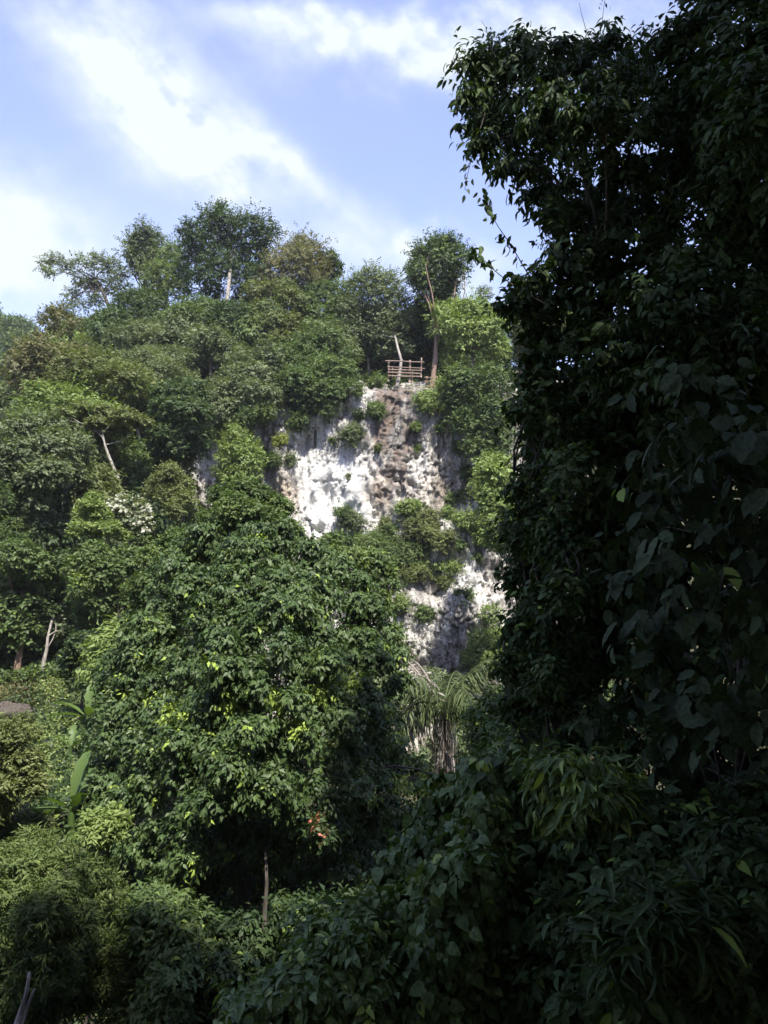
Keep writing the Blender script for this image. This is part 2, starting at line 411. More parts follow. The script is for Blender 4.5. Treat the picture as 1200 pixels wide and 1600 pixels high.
# ------------------------------------------------------------------ terrain
def prof(y, ks):
    return np.interp(y, [k[0] for k in ks], [k[1] for k in ks])
LEFT = [(-3,-1.7),(1,-1.8),(4,-4.5),(8,-7.5),(12,-8),(16,-5.3),(20,-4.75),(24,-4.5),(28,-3.9),(32,-2.6),(38,3),(46,9.5),(58,17.5),(66,18.5),(90,6),(200,-6)]
CLIF = [(-3,-1.7),(1,-1.8),(4,-4.5),(8,-7.5),(13,-9.5),(22,-8.5),(34,-7.2),(45.6,-6),(46.9,10.5),(48.5,12.4),(52,15),(58,18),(68,18),(95,4),(200,-6)]
def ground_z(x, y):
    x = np.asarray(x, float); y = np.asarray(y, float)
    w = sstep(x, -7.2-6.8*sstep(y, 27, 34), -4.8-4.7*sstep(y, 27, 34))
    zl = prof(y, LEFT); zc = prof(y, CLIF)
    # ridge drops away to the left
    f = 1 - .62*sstep(-x/np.maximum(y, 1), .41, .49)*sstep(y, 30, 44)
    zl = np.where(zl > 0, zl*f, zl)
    w2 = sstep(x, 9, 14)
    zr = np.maximum(prof(y, CLIF), prof(y, [(30,-8),(36,-2),(46,11),(52,15),(58,18),(68,18),(95,4),(200,-6)]))
    z = zl*(1-w) + (zc*(1-w2)+zr*w2)*w
    # steep wooded bank on the right of the viewpoint
    bank = sstep(x, 3.2, 9)*9*(1-sstep(y, 10, 22))
    z = z + bank
    # wooded hill the photographer stands on
    z = z + sstep(-y, 2, 28)*20
    # far hill
    z = z + 36*np.exp(-(((x+64)/18)**2 + ((y-128)/22)**2))
    z = z + (fbm(x*.23, y*.23, 0*x, 3)-.5)*1.6*sstep(np.hypot(x, y), 2, 8)
    return z
def gz(x, y): return float(ground_z(x, y))
def terrain():
    xs = np.concatenate([np.linspace(-900, -60, 16), np.linspace(-56, 30, 130), np.linspace(36, 900, 16)])
    ys = np.concatenate([np.linspace(-300, -36, 10), np.linspace(-33, 80, 170), np.linspace(86, 170, 28), np.linspace(200, 1500, 12)])
    X, Y = np.meshgrid(xs, ys); Z = ground_z(X, Y)
    nx, ny = len(xs), len(ys)
    i = (np.arange(ny-1)[:, None]*nx + np.arange(nx-1)[None]).ravel()
    f = np.stack([i, i+1, i+nx+1, i+nx], 1)
    m, nt, N, L, b = mat_base('forest_floor')
    tc = N.new('ShaderNodeTexCoord'); nz = N.new('ShaderNodeTexNoise'); nz.inputs['Scale'].default_value = 1.3; nz.inputs['Detail'].default_value = 8
    L.new(tc.outputs['Object'], nz.inputs['Vector'])
    cr = N.new('ShaderNodeValToRGB'); L.new(nz.outputs['Fac'], cr.inputs[0])
    cr.color_ramp.elements[0].position = .35; cr.color_ramp.elements[0].color = (.030,.036,.014,1)
    cr.color_ramp.elements[1].position = .7; cr.color_ramp.elements[1].color = (.085,.075,.040,1)
    L.new(cr.outputs[0], b.inputs['Base Color']); b.inputs['Roughness'].default_value = 1
    bp = N.new('ShaderNodeBump'); bp.inputs['Distance'].default_value = .2; L.new(nz.outputs['Fac'], bp.inputs['Height']); L.new(bp.outputs[0], b.inputs['Normal'])
    o = mesh_np('ground', np.stack([X, Y, Z], -1).reshape(-1, 3), [f], m, smooth=True); tag(o, kind='structure')
terrain()

# ------------------------------------------------------------------ cliff
def cliff():
    nx, nz = 330, 330
    xs = np.linspace(-13.5, 12, nx); zs = np.linspace(-8.5, 14.2, nz)
    X, Z = np.meshgrid(xs, zs)
    # screen position on the face, used to place the real stains
    PXs = 600 + X/44.5*F; ang = np.arctan2(Z, 44.5) - PITCH; PYs = 800 - np.tan(ang)*F
    flute = fbm(X*1.1+fbm(X*.3, 0*X, Z*.35, 5)*2.0, 0*X, Z*.22, 11, 4)
    flute = 1-np.abs(flute*2-1)
    fine = fbm(X*3.2, 0*X, Z*1.1, 21, 4)
    big = fbm(X*.28, 0*X, Z*.22, 31, 3)
    blocks = vnoise(np.floor(X*1.9+fbm(X, 0*X, Z, 9)*1.6), 0*X, np.floor(Z*2.3+fbm(X, 0*X, Z, 14)*1.5), 3)
    brown = np.exp(-((PXs-(612+ (PYs-650)*-.03))/34)**2)*sstep(PYs, 560, 600)*(1-sstep(PYs, 745, 800))
    brown = np.clip(brown*1.5*sstep(fbm(X*1.3, 0*X, Z*.5, 41, 5), .36, .62), 0, .85)
    crk = 1-np.abs(2*fbm(X*1.4+fbm(X*.8, 0*X, Z*.8, 15), 0*X, Z*.5, 61, 4)-1)
    crk2 = 1-np.abs(2*fbm(X*2.6, 0*X, Z*1.7, 66, 3)-1)
    wz = np.clip(np.exp(-((PXs-515)/80)**2-((PYs-760)/85)**2)*1.4, 0, 1)
    vst = fbm(X*3.4+fbm(X, 0*X, Z*.5, 16)*1.2, 0*X, Z*.3, 71, 3)
    Y = 45.6 + (Z-2)*.055 - (flute-.5)*.65 - (fine-.5)*(.3-.2*wz) - (vst-.5)*.6 - (big-.5)*1.8 + .3*sstep(crk, .95, 1.0)*(1-.5*wz)
    ux = X*1.3+fbm(X*.7, 0*X, Z*.4, 91)*2.4; uz = Z*.42+fbm(X*.7, 0*X, Z*.7, 95)*2.2; cx_, cz_ = np.floor(ux), np.floor(uz)
    Y += ((ux-cx_-.5)*(_h(cx_, cz_, 0*cx_, 5)-.5)*.75 + (uz-cz_-.5)*(_h(cx_, cz_, 0*cx_, 6)-.5)*.5)*(1-.55*wz)
    ux = X*3.4+fbm(X*1.7, 0*X, Z*.9, 92)*2; uz = Z*1.1+fbm(X*1.7, 0*X, Z*1.7, 96)*2; cx_, cz_ = np.floor(ux), np.floor(uz)
    Y += ((ux-cx_-.5)*(_h(cx_, cz_, 0*cx_, 7)-.5)*.22 + (uz-cz_-.5)*(_h(cx_, cz_, 0*cx_, 8)-.5)*.16)*(1-.6*wz)
    Y -= .5*(blocks-.5)*(.3+.3*brown)*(1-.8*wz)
    # shelf below which the face steps out
    Y -= 1.3*sstep(-(Z-1.6+(fbm(X*.5, 0*X, 0*X, 77)-.5)*2.2), 0, 1.1)
    # small overhang hollow (dark mouth) near the foot of the white wall
    for (hx, hy, hr, dp) in ((497,824,11,.5),(470,690,30,.7),(540,640,18,.6),(700,880,18,.6),(640,750,7,.5)):
        q = ((PXs-hx)/hr)**2 + ((PYs-hy)/(hr*.8))**2; Y += dp*np.exp(-q)
    Y += sstep(Z, 12.6, 14.2)*3 
    Y += sstep(-X, 11, 13.5)*2.5 
    white = np.clip(np.exp(-((PXs-510)/68)**2-((PYs-765)/75)**2)*1.5 + .95*np.exp(-((PXs-575)/22)**2-((PYs-800)/45)**2)
                    + .9*np.exp(-((PXs-725)/28)**2-((PYs-900)/50)**2) + .6*np.exp(-((PXs-665)/24)**2-((PYs-730)/28)**2)
                    + .8*np.exp(-((PXs-560)/22)**2-((PYs-620)/30)**2)*.6 + .6*np.exp(-((PXs-335)/30)**2-((PYs-720)/50)**2)
                    + .5*np.exp(-((PXs-580)/60)**2-((PYs-960)/80)**2)+ .6*np.exp(-((PXs-730)/40)**2-((PYs-1100)/60)**2), 0, 1)
    dark = sstep(fbm(X*1.7+3, 0*X, Z*.28, 51, 5), .50, .66)*(1-.85*white)
    dark = np.maximum(dark, .7*np.exp(-((PXs-500)/38)**2-((PYs-700)/30)**2)*sstep(fbm(X*1.3, 0*X, Z*.8, 54), .35, .6))
    tan = np.exp(-((PXs-590)/20)**2-((PYs-770)/40)**2)*.8 + np.exp(-((PXs-440)/24)**2-((PYs-765)/36)**2)*.9 + .7*np.exp(-((PXs-690)/30)**2-((PYs-760)/30)**2)
    i = (np.arange(nz-1)[:, None]*nx + np.arange(nx-1)[None]).ravel()
    front = np.stack([X, Y, Z], -1).reshape(-1, 3)
    f = np.stack([i, i+1, i+nx+1, i+nx], 1)
    m, nt, N, L, b = mat_base('limestone')
    def att(n):
        q = N.new('ShaderNodeAttribute'); q.attribute_name = n; return q.outputs['Fac']
    tc = N.new('ShaderNodeTexCoord')
    def noise(scale, sc, det=8):
        mp = N.new('ShaderNodeMapping'); mp.inputs['Scale'].default_value = sc; L.new(tc.outputs['Object'], mp.inputs[0])
        q = N.new('ShaderNodeTexNoise'); q.inputs['Scale'].default_value = scale; q.inputs['Detail'].default_value = det; q.inputs['Roughness'].default_value = .62
        L.new(mp.outputs[0], q.inputs['Vector']); return q.outputs['Fac']
    def mix(f_, c1, c2):
        q = N.new('ShaderNodeMix'); q.data_type = 'RGBA'
        if isinstance(f_, float): q.inputs[0].default_value = f_
        else: L.new(f_, q.inputs[0])
        for s_, c_ in ((6, c1), (7, c2)):
            if isinstance(c_, tuple): q.inputs[s_].default_value = (*c_, 1)
            else: L.new(c_, q.inputs[s_])
        return q.outputs[2]
    def ramp(x, a0, a1):
        q = N.new('ShaderNodeMapRange'); q.inputs[1].default_value = a0; q.inputs[2].default_value = a1; q.clamp = True; L.new(x, q.inputs[0]); return q.outputs[0]
    n_patch = noise(1.1, (1, 1, .6)); n_str = noise(2.4, (1.6, 1, .25)); n_fine = noise(9, (1, 1, .8), 10)
    base = mix(ramp(n_patch, .38, .62), (.27,.25,.22), (.56,.535,.485))
    base = mix(ramp(n_str, .5, .68), base, (.11,.105,.10))
    base = mix(att('white'), base, (.80,.785,.75))
    base = mix(att('tan'), base, (.47,.38,.28))
    dk = N.new('ShaderNodeMath'); dk.operation = 'MULTIPLY'; L.new(att('dark'), dk.inputs[0]); L.new(ramp(n_fine, .3, .6), dk.inputs[1])
    base = mix(dk.outputs[0], base, (.085,.08,.075))
    base = mix(att('brown'), base, mix(ramp(n_fine, .4, .62), (.085,.062,.050), (.24,.175,.135)))
    gt = N.new('ShaderNodeMath'); gt.operation = 'MULTIPLY_ADD'; L.new(att('white'), gt.inputs[0]); gt.inputs[1].default_value = -.8; gt.inputs[2].default_value = 1
    def gate(x):
        q = N.new('ShaderNodeMath'); q.operation = 'MULTIPLY'; L.new(x, q.inputs[0]); L.new(gt.outputs[0], q.inputs[1]); return q.outputs[0]
    n_s2 = noise(5.5, (1.8, 1, .22), 6); n_crk = noise(3.0, (1.3, 1, .7), 12)
    base = mix(gate(ramp(n_s2, .54, .68)), base, (.13,.125,.115))
    base = mix(gate(ramp(n_crk, .56, .60)), base, (.13,.12,.105))
    base = mix(gate(ramp(n_fine, .58, .66)), base, (.12,.11,.10))
    L.new(base, b.inputs['Base Color']); b.inputs['Roughness'].default_value = .95; b.inputs['Specular IOR Level'].default_value = .2
    bp = N.new('ShaderNodeBump'); bp.inputs['Distance'].default_value = .16; bp.inputs['Strength'].default_value = .8; L.new(n_fine, bp.inputs['Height'])
    L.new(bp.outputs[0], b.inputs['Normal'])
    o = mesh_np('rock_cliff', front, [f], m, None, {'brown': brown.ravel(), 'white': white.ravel(), 'dark': dark.ravel(), 'tan': np.clip(tan, 0, 1).ravel()})
    # closed back so the cliff is a solid body
    bm_back = o.data
    import bmesh
    bm = bmesh.new(); bm.from_mesh(bm_back)
    be = [e_ for e_ in bm.edges if e_.is_boundary]
    r = bmesh.ops.extrude_edge_only(bm, edges=be)
    for v in r['geom']:
        if isinstance(v, bmesh.types.BMVert): v.co.y += 4
    bm.to_mesh(bm_back); bm.free()
    tag(o, 'pale weathered limestone cliff face with white patches and a brown stained streak', 'cliff')
    return xs, zs, Y
CX, CZ, CY = cliff()
def cliff_y(x, z):
    i = int(np.clip(np.searchsorted(CX, x), 0, len(CX)-1)); j = int(np.clip(np.searchsorted(CZ, z), 0, len(CZ)-1))
    return float(CY[j, i])
def on_cliff(px, py):
    d = 44.5
    for _ in range(4):
        p = P(px, py, d); d = cliff_y(p[0], p[2])
    return P(px, py, d)

# ------------------------------------------------------------------ shared tree kinds for the slopes
def generic_lobes(r_, R, H0, n, flat=.8, rl=.45):
    out = []
    for i in range(n):
        th = r_.uniform(0, 2*math.pi); el = math.asin(r_.uniform(-.15, 1)); q = r_.uniform(.45, .8)
        out.append((R*q*math.cos(th)*math.cos(el), R*q*math.sin(th)*math.cos(el), H0 + R*flat*math.sin(el)*q*1.2, 0, 0, 0))
        s = R*rl*r_.uniform(.7, 1.25); out[-1] = out[-1][:3] + (s, s, s*.8)
    return out
PROTO = []
def protos():
    kinds = [  # name, R, H0, nlobes, flat, rl, sprigs, kw
      ('round_tree', 2.0, 4.0, 16, 1.0, .42, 2300, dict(k=7, L=.17, ratio=.5, droop=.25)),
      ('broad_tree', 2.4, 3.8, 20, .65, .36, 2500, dict(k=7, L=.19, ratio=.48, droop=.35)),
      ('upright_tree', 1.6, 4.2, 15, 1.7, .44, 2200, dict(k=8, L=.15, ratio=.5, droop=.2)),
      ('spreading_tree', 2.6, 4.2, 18, .45, .30, 2000, dict(k=8, L=.15, ratio=.42, droop=.15, flat=.6)),
      ('leafy_tree', 1.9, 3.4, 14, 1.1, .45, 1500, dict(k=6, L=.27, ratio=.42, droop=.45, tpl=T5)),
      ('small_tree', 1.4, 2.4, 11, 1.0, .48, 1500, dict(k=7, L=.14, ratio=.5, droop=.2)),
      ('feathery_tree', 2.0, 3.6, 18, .9, .36, 2600, dict(k=9, L=.16, ratio=.26, droop=.3)),
      ('bushy_tree', 1.7, 2.6, 18, .9, .34, 2300, dict(k=7, L=.14, ratio=.6, droop=.3)),
    ]
    for i, (nm, R, H0, nl, fl, rl, ns, kw) in enumerate(kinds):
        r_ = np.random.default_rng(100+i)
        root = tree(nm, 'x', 'tree', 'mid', (0, 0, 0), generic_lobes(r_, R, H0, nl, fl, rl), r_, ns,
                    bark=['dark', 'pale', 'brown'][i % 3], tr=.13, limbs=9, crown_kw=kw)
        PROTO.append([root, False, R, H0])
protos()
def put(kind, loc, sc, mat, label, group, rz=None):
    rec = PROTO[kind]; root = rec[0]
    rz = rng.uniform(0, 6.28) if rz is None else rz
    s3 = (sc*rng.uniform(.9, 1.15), sc*rng.uniform(.9, 1.15), sc*rng.uniform(.95, 1.2))
    return copy_thing(root, loc, rz, s3, label, mat, group)
MW = {'mid': 'mid green', 'grey': 'grey green', 'olive': 'olive green', 'brown': 'brownish green', 'deep': 'deep green', 'light': 'light green', 'yellow': 'yellow green'}
KW = ['rounded', 'broad crowned', 'upright', 'flat topped', 'large leaved', 'small', 'feathery leaved', 'bushy']

def px_of(x, y, z):
    fw = y*math.cos(PITCH)+z*math.sin(PITCH); upc = -y*math.sin(PITCH)+z*math.cos(PITCH)
    return 600+F*x/fw, 800-F*upc/fw
placed = []; FILL = []
MARKS = [(130,430,'sparse spreading tree'),(225,390,'rounded ridge tree'),(350,400,'tallest skyline tree'),(470,410,'brownish crown'),(590,470,'bent pale trunk'),
  (640,578,'pole fence'),(690,420,'vine draped tree'),(170,680,'slanting bare trunk'),(60,750,'big left edge tree'),(150,800,'pointed yellow green tree'),(205,800,'whitish blossom shrub'),
  (265,760,'rounded olive tree'),(335,720,'pale rock'),(500,760,'white wall'),(30,1000,'thick pale trunk'),(750,560,'dark cliff edge bushes'),(620,930,'rocks over the palm')]
USED = {}
def where_label(head, cx, cy, where):
    if 'distant hill' in where:
        q = 'near the summit' if cy < 520 else 'halfway down' if cy < 580 else 'low down'
        opts = ['%s %s on the distant hill at the left' % (head, q), '%s %s the distant hill, farther %s' % (head, 'low on' if cy > 560 else 'high on', 'left' if cx < 0 else 'right')]
    else:
        ms = sorted(MARKS, key=lambda m: math.hypot(cx-m[0], cy-m[1])); opts = []
        for m in ms[:9]:
            dx, dy = cx-m[0], cy-m[1]; dd = math.hypot(dx, dy)
            a_ = 'left of' if dx < 0 else 'right of'; b_ = 'above' if dy < 0 else 'below'
            if abs(dx) > 2.2*abs(dy): rel = a_
            elif abs(dy) > 2.2*abs(dx): rel = b_
            else: rel = b_+' and '+a_
            opts.append('%s %s %s the %s' % (head, 'just' if dd < 45 else 'a little' if dd < 110 else 'well', rel, m[2]))
    for o_ in opts:
        if o_ not in USED: USED[o_] = 1; return o_
    return opts[0]
def scatter(x0, x1, y0, y1, n, smin, smax, mats, where, group, mind=2.1, kinds=range(8), keep=None, zoff=-.8):
    k = 0; t = 0
    while k < n and t < n*40:
        t += 1
        x = rng.uniform(x0, x1); y = rng.uniform(y0, y1)
        z = gz(x, y)
        px, py = px_of(x, y, z+3)
        if px < -90 or px > 900: continue
        if keep and not keep(x, y, z, px, py): continue
        s = rng.uniform(smin, smax)*(1-.3*sstep(y, 50, 58)*(y < 80))
        if any((x-a_)**2+(y-b_)**2 < (mind*s)**2 for a_, b_ in placed): continue
        placed.append((x, y)); k += 1; FILL.append((x, y, z))
        kd = int(rng.choice(list(kinds))); mt = str(rng.choice(mats))
        cx, cy = px_of(x, y, z+zoff*s+PROTO[kd][3]*s)
        put(kd, (x, y, z+zoff*s), s, mt, where_label('%s %s tree' % (MW[mt], KW[kd]), cx, cy, where), group)
# left slope
SL = ['mid','mid','grey','grey','deep','olive','light','mid','brown']
scatter(-42, -9.5, 31, 63, 130, .8, 1.4, SL, 'packed into the forested slope left of the cliff', 'trees covering the slope left of the cliff', 1.6,
        keep=lambda x, y, z, px, py: not (px > 330 and y < 47) )
# top of the cliff
scatter(-10, 14, 49.5, 62, 44, .9, 1.3, ['mid','grey','deep','olive','mid'], 'crowding the ground above the cliff edge', 'trees above the cliff', 1.9,
        keep=lambda x, y, z, px, py: not (590 < px < 665 and y < 51))
# right of the cliff
scatter(5.5, 16, 34, 47, 26, .55, .95, ['mid','deep','light','mid'], 'growing on the slope right of the cliff', 'trees right of the cliff', 1.6, kinds=[0,2,4,5,7],
        keep=lambda x, y, z, px, py: px > 735)
# far hill
scatter(-92, -44, 96, 132, 34, 2.0, 3.0, ['deep','deep','mid'], 'on the distant hill at the left edge', 'trees on the distant hill', 1.7, kinds=[0,1,2])
# foot of the cliff and left valley floor
scatter(-9, 8, 33, 43, 24, .5, .8, ['mid','light','grey','olive'], 'low at the foot of the cliff behind the big dark tree', 'small trees at the cliff foot', 1.6, kinds=[4,5,7],
        keep=lambda x, y, z, px, py: py > 900)

# ------------------------------------------------------------------ named trees on the skyline and slope
def hero(name, label, mat, base, lobes, n, **k):
    cat = k.pop('cat', 'tree')
    return tree(name, label, cat, mat, base, lobes, rng, n, **k)
def ground_at(px, d):
    x = P(px, 800, d)[0]; return np.array([x, d, gz(x, d)-.3])
# A sparse spreading tree against the sky
L_ = circ_lobes([(72,412,14),(88,405,15),(78,425,12),(105,418,13),(125,412,17),(150,410,22),(172,415,20),(190,428,18),(125,440,16),(112,462,15),(105,478,12),(140,445,20),(165,445,20),(188,452,18),(150,470,15),(128,478,14)], 61, rng, 1.2, .8)
b_ = ground_at(178, 61)
hero('spreading_tree', 'pale grey green tree with a sparse flat crown reaching left against the sky', 'grey', b_, L_, 1500, bark='dark', tr=.2,
     limbs=16, crown_kw=dict(k=8, L=.17, ratio=.5, droop=.3, shell=.3, jag=.4), trunk_pts=[b_, P(176,500,61), P(170,478,61), P(160,455,61), P(150,435,61)])
L_ = circ_lobes([(66,497,9),(82,488,12),(98,490,12),(112,497,10),(90,500,10)], 63, rng, .8, .7)
hero('small_tree', 'small pale tree on the ridge below the sparse spreading tree', 'grey', ground_at(88, 63), L_, 420, tr=.1, crown_kw=dict(k=8, L=.16, shell=.4, jag=.4))
L_ = circ_lobes([(228,362,16),(212,378,18),(243,378,18),(226,392,24),(204,398,14),(248,398,16),(214,412,16),(238,415,18),(225,428,14)], 60, rng, 1)
hero('round_tree', 'rounded grey green tree standing above the ridge right of the sparse tree', 'grey', ground_at(228, 60), L_, 1900, tr=.2, bark='dark', crown_kw=dict(k=8, L=.18, droop=.35, jag=.8))
L_ = circ_lobes([(338,330,12),(322,342,16),(350,345,20),(303,362,18),(290,370,10),(284,362,7),(345,322,7),(430,360,9),(300,380,14),(335,368,26),(372,348,16),(395,352,24),(412,372,20),(365,385,28),(400,398,28),(322,398,24),(300,400,16),(345,420,26),(378,425,26),(405,432,22),(318,430,20),(380,460,22),(332,455,20)], 55, rng, 1.6)
b_ = ground_at(354, 54.5)
hero('tall_tree', 'tallest dark green tree of the skyline with a long pale bare trunk', 'deep', b_, L_, 4300, tr=.21, bark='pale', limbs=5,
     crown_kw=dict(k=8, L=.19, droop=.4, jag=.9), trunk_pts=[b_+(0,-1.6,0), P(352,525,53), P(353,490,53), P(357,450,53), P(361,410,55), P(362,370,56)])
L_ = circ_lobes([(270,400,22),(285,425,20),(255,430,24),(280,450,22),(245,455,20),(215,470,20)], 57, rng, 1)
hero('bushy_tree', 'green bushy tree filling the gap left of the tallest skyline tree', 'mid', ground_at(265, 57), L_, 2100, tr=.16, crown_kw=dict(k=8, L=.17, droop=.3, jag=.8))
L_ = circ_lobes([(470,380,17),(490,392,20),(448,395,20),(470,405,24),(430,415,20),(425,440,18),(495,415,20),(455,430,24),(485,440,24),(440,455,22),(415,460,18)], 54, rng, 1.2)
hero('brownish_tree', 'tree with a brownish crown right of the tallest skyline tree', 'brown', ground_at(460, 54), L_, 2800, tr=.16, bark='pale', crown_kw=dict(k=8, L=.16, droop=.3, jag=.9))
L_ = circ_lobes([(515,405,14),(522,420,14),(512,435,14),(500,428,14)], 56.5, rng, .6)
hero('dark_tree', 'dark crown peeking out behind the brownish skyline tree', 'deep', ground_at(512, 56.5), L_, 900, tr=.12, crown_kw=dict(k=8, L=.17))
L_ = circ_lobes([(580,432,18),(560,445,20),(605,440,20),(582,462,26),(550,478,22),(620,468,24),(600,495,28),(562,505,24),(630,500,20),(590,525,24),(615,530,18),(600,550,14),(635,545,12),(640,520,14),(560,540,16)], 51.5, rng, 1.2)
b_ = ground_at(622, 50)
hero('round_tree', 'grey green rounded tree with a bent pale trunk at the wooden fence', 'grey', b_, L_, 3600, tr=.12, bark='pale', limbs=4, crown_kw=dict(k=8, L=.16, droop=.35, jag=.8),
     trunk_pts=[P(620,606,47.9), P(624,585,47.9), P(627,563,47.9), P(622,545,48.2), P(618,528,50), P(612,505,51.5)])
L_ = circ_lobes([(682,382,16),(700,378,14),(660,398,18),(715,392,14),(690,408,26),(655,425,18),(712,420,18),(670,442,22),(700,445,20),(735,400,9),(690,465,16),(660,470,16),(672,495,14),(690,500,12),(650,440,10),(640,420,9),(676,520,9)], 49.5, rng, 1)
b_ = P(675,612,47.6)
hero('vine_covered_tree', 'tall round headed tree draped in climbers, reddish trunk, right of the fence', 'deep', b_, L_, 4200, tr=.2, bark='brown', crown_kw=dict(k=8, L=.16, droop=.5, yp=.12, jag=.9),
     trunk_pts=[b_, P(677,590,47.7), P(680,560,47.8), P(682,530,48), P(684,490,49.3), P(686,450,50)])
L_ = circ_lobes([(690,490,16),(712,485,16),(735,482,18),(755,488,14),(700,510,18),(725,512,20),(750,515,18),(775,505,14),(720,540,20),(750,550,20),(780,545,16),(700,560,14)], 48, rng, 1)
hero('leafy_tree', 'pale green leafy tree spreading right of the reddish trunk on the cliff top', 'light', ground_at(740, 48), L_, 2600, tr=.12, crown_kw=dict(k=8, L=.17, droop=.35, jag=.8))
L_ = circ_lobes([(715,590,22),(745,600,26),(775,600,26),(730,630,24),(765,640,26),(710,620,18),(750,670,24),(725,660,20),(780,690,24),(745,700,18),(765,720,18)], 44.5, rng, .9)
hero('bushy_tree', 'dark bushy tree hanging over the right end of the cliff below the brown trunk', 'mid', ground_at(760, 45), L_, 4200, tr=.14, crown_kw=dict(k=8, L=.15, droop=.35, jag=.8))
L_ = circ_lobes([(510,530,24),(480,545,24),(530,560,22),(500,575,24),(465,580,24),(440,560,22),(480,600,18),(450,605,18),(520,590,14)], 47.8, rng, .8)
hero('broad_tree', 'mid green tree leaning over the cliff edge above the white wall', 'mid', ground_at(490, 48.5), L_, 3600, tr=.13, crown_kw=dict(k=8, L=.16, droop=.3, jag=.8))
L_ = circ_lobes([(400,590,24),(420,560,22),(380,570,24),(395,620,22),(420,600,18),(370,605,20),(430,630,16)], 45.5, rng, .8)
hero('broad_tree', 'pale green tree at the top left corner of the cliff', 'grey', ground_at(400, 47), L_, 2400, tr=.13, crown_kw=dict(k=8, L=.16, droop=.3, jag=.8))
WALL = [
 ('olive','round','olive rounded tree under the brownish skyline crown',[(385,440),(460,430),(480,480),(470,560),(400,575),(375,520)],52.0,4200),
 ('mid','dense','mid green dense tree at the foot of the tallest skyline tree on its left',[(265,470),(340,465),(345,540),(320,590),(260,580),(240,520)],52.5,4200),
 ('deep','dense','deep green tree mass below the rounded crown on the ridge',[(185,455),(260,450),(265,540),(220,570),(170,540),(165,490)],55,3800),
 ('grey','dense','grey green tree on the ridge just below the sparse spreading crown',[(95,510),(170,485),(200,540),(180,590),(110,600),(80,560)],54,3600),
 ('deep','dark','shadowy tree filling the gap behind the fence and its bent pale tree',[(520,520),(600,490),(680,470),(700,540),(690,580),(600,575),(530,590)],53,5200),
 ('mid','broad','green tree between the brownish crown and the grey green rounded tree',[(470,450),(540,430),(560,500),(550,560),(480,560),(465,500)],53,4200),
 ('mid','broad','drooping tree hanging over the top of the white wall',[(430,570),(520,560),(560,570),(560,600),(535,640),(500,640),(470,655),(440,640),(420,610)],46.2,3000),
 ('grey','round','grey green tree covering the upper left shoulder of the cliff',[(330,590),(400,560),(440,600),(430,650),(395,660),(360,680),(320,680),(310,620)],44.6,3600),
 ('light','round','pale green tree hugging the left side of the pale rock',[(345,690),(400,680),(410,720),(400,760),(360,770),(335,750)],42.2,1300),
 ('deep','dense','deep green tree on the slope left of the pale rock',[(240,600),(310,590),(330,650),(320,710),(270,730),(235,690)],40,3600),
 ('light','leafy','light green bush crowded against the lower right rim of the cliff',[(745,720),(790,700),(810,780),(800,860),(765,860),(750,800)],39,1800),
]
for mt, nm, lb, po, dd, ns in WALL:
    L_ = poly_lobes(rng, po, 26, 14, 24, dd, 1.8)
    cx = sum(p[0] for p in po)/len(po)
    hero(nm+'_tree', lb, mt, ground_at(cx, dd+ (3.5 if dd < 46 else .5)), L_, ns, tr=.12, crown_kw=dict(k=8, L=.165, droop=.35, jag=.35))
# left middle
L_ = poly_lobes(rng, [(-60,690),(10,655),(60,640),(110,660),(140,700),(138,750),(110,790),(95,840),(60,870),(-60,880)], 26, 18, 30, 34, 2.2)
hero('dense_tree', 'large grey green dense tree at the left edge halfway up', 'grey', ground_at(30, 35), L_, 5200, tr=.25, crown_kw=dict(k=8, L=.17, droop=.35))
L_ = circ_lobes([(100,648,16),(130,642,18),(160,645,18),(195,652,18),(222,662,14),(150,662,14),(185,672,14),(80,660,12)], 37.5, rng, .8, .5)
b_ = ground_at(182, 38)
hero('flat_topped_tree', 'flat topped tree with a slanting bare trunk on the left slope', 'olive', P(184,748,37.4), L_, 2000, tr=.09, bark='pale', crown_kw=dict(k=8, L=.16, droop=.1, flat=.7),
     trunk_pts=[P(184,748,37), P(178,732,37), P(170,712,37), P(164,695,37.2), P(160,675,37.4)])
L_ = circ_lobes([(30,870,26),(-10,880,26),(60,885,22),(20,900,26),(55,915,20),(0,925,20),(30,935,12),(75,910,16)], 31, rng, 1)
hero('trunked_tree', 'tree with a thick pale brown trunk standing at the left edge of the clearing', 'mid', P(28,1048,31), L_, 2900, tr=.14, bark='brown',
     crown_kw=dict(k=8, L=.17, droop=.35), trunk_pts=[P(26,1056,31), P(31,1020,31), P(37,990,31), P(40,960,31), P(35,920,31)])
L_ = circ_lobes([(90,905,22),(110,880,20),(75,950,20),(105,935,22),(125,920,18),(90,975,14),(115,985,14)], 31.5, rng, .8)
hero('slender_tree', 'dark tree with a thin crooked whitish trunk in the clearing', 'deep', P(69,1056,30.5), L_, 2000, tr=.09, bark='pale',
     crown_kw=dict(k=8, L=.16, droop=.25), trunk_pts=[P(69,1056,30.5), P(68,1035,30.5), P(73,1015,30.5), P(75,995,30.6), P(84,960,31)])
L_ = circ_lobes([(146,776,8),(140,790,13),(152,792,12),(134,806,16),(156,808,16),(128,824,14),(150,826,18),(172,826,14),(190,838,10),(118,832,8)], 29.5, rng, .4, .6)
hero('conical_tree', 'bright yellow green pointed tree in flat layers on the left slope', 'light', ground_at(150, 30.5), L_, 1700, tr=.09, crown_kw=dict(k=9, L=.12, ratio=.4, droop=.05, flat=.8))
L_ = circ_lobes([(180,795,14),(200,790,16),(218,800,15),(222,820,12),(205,812,14)], 31, rng, .5)
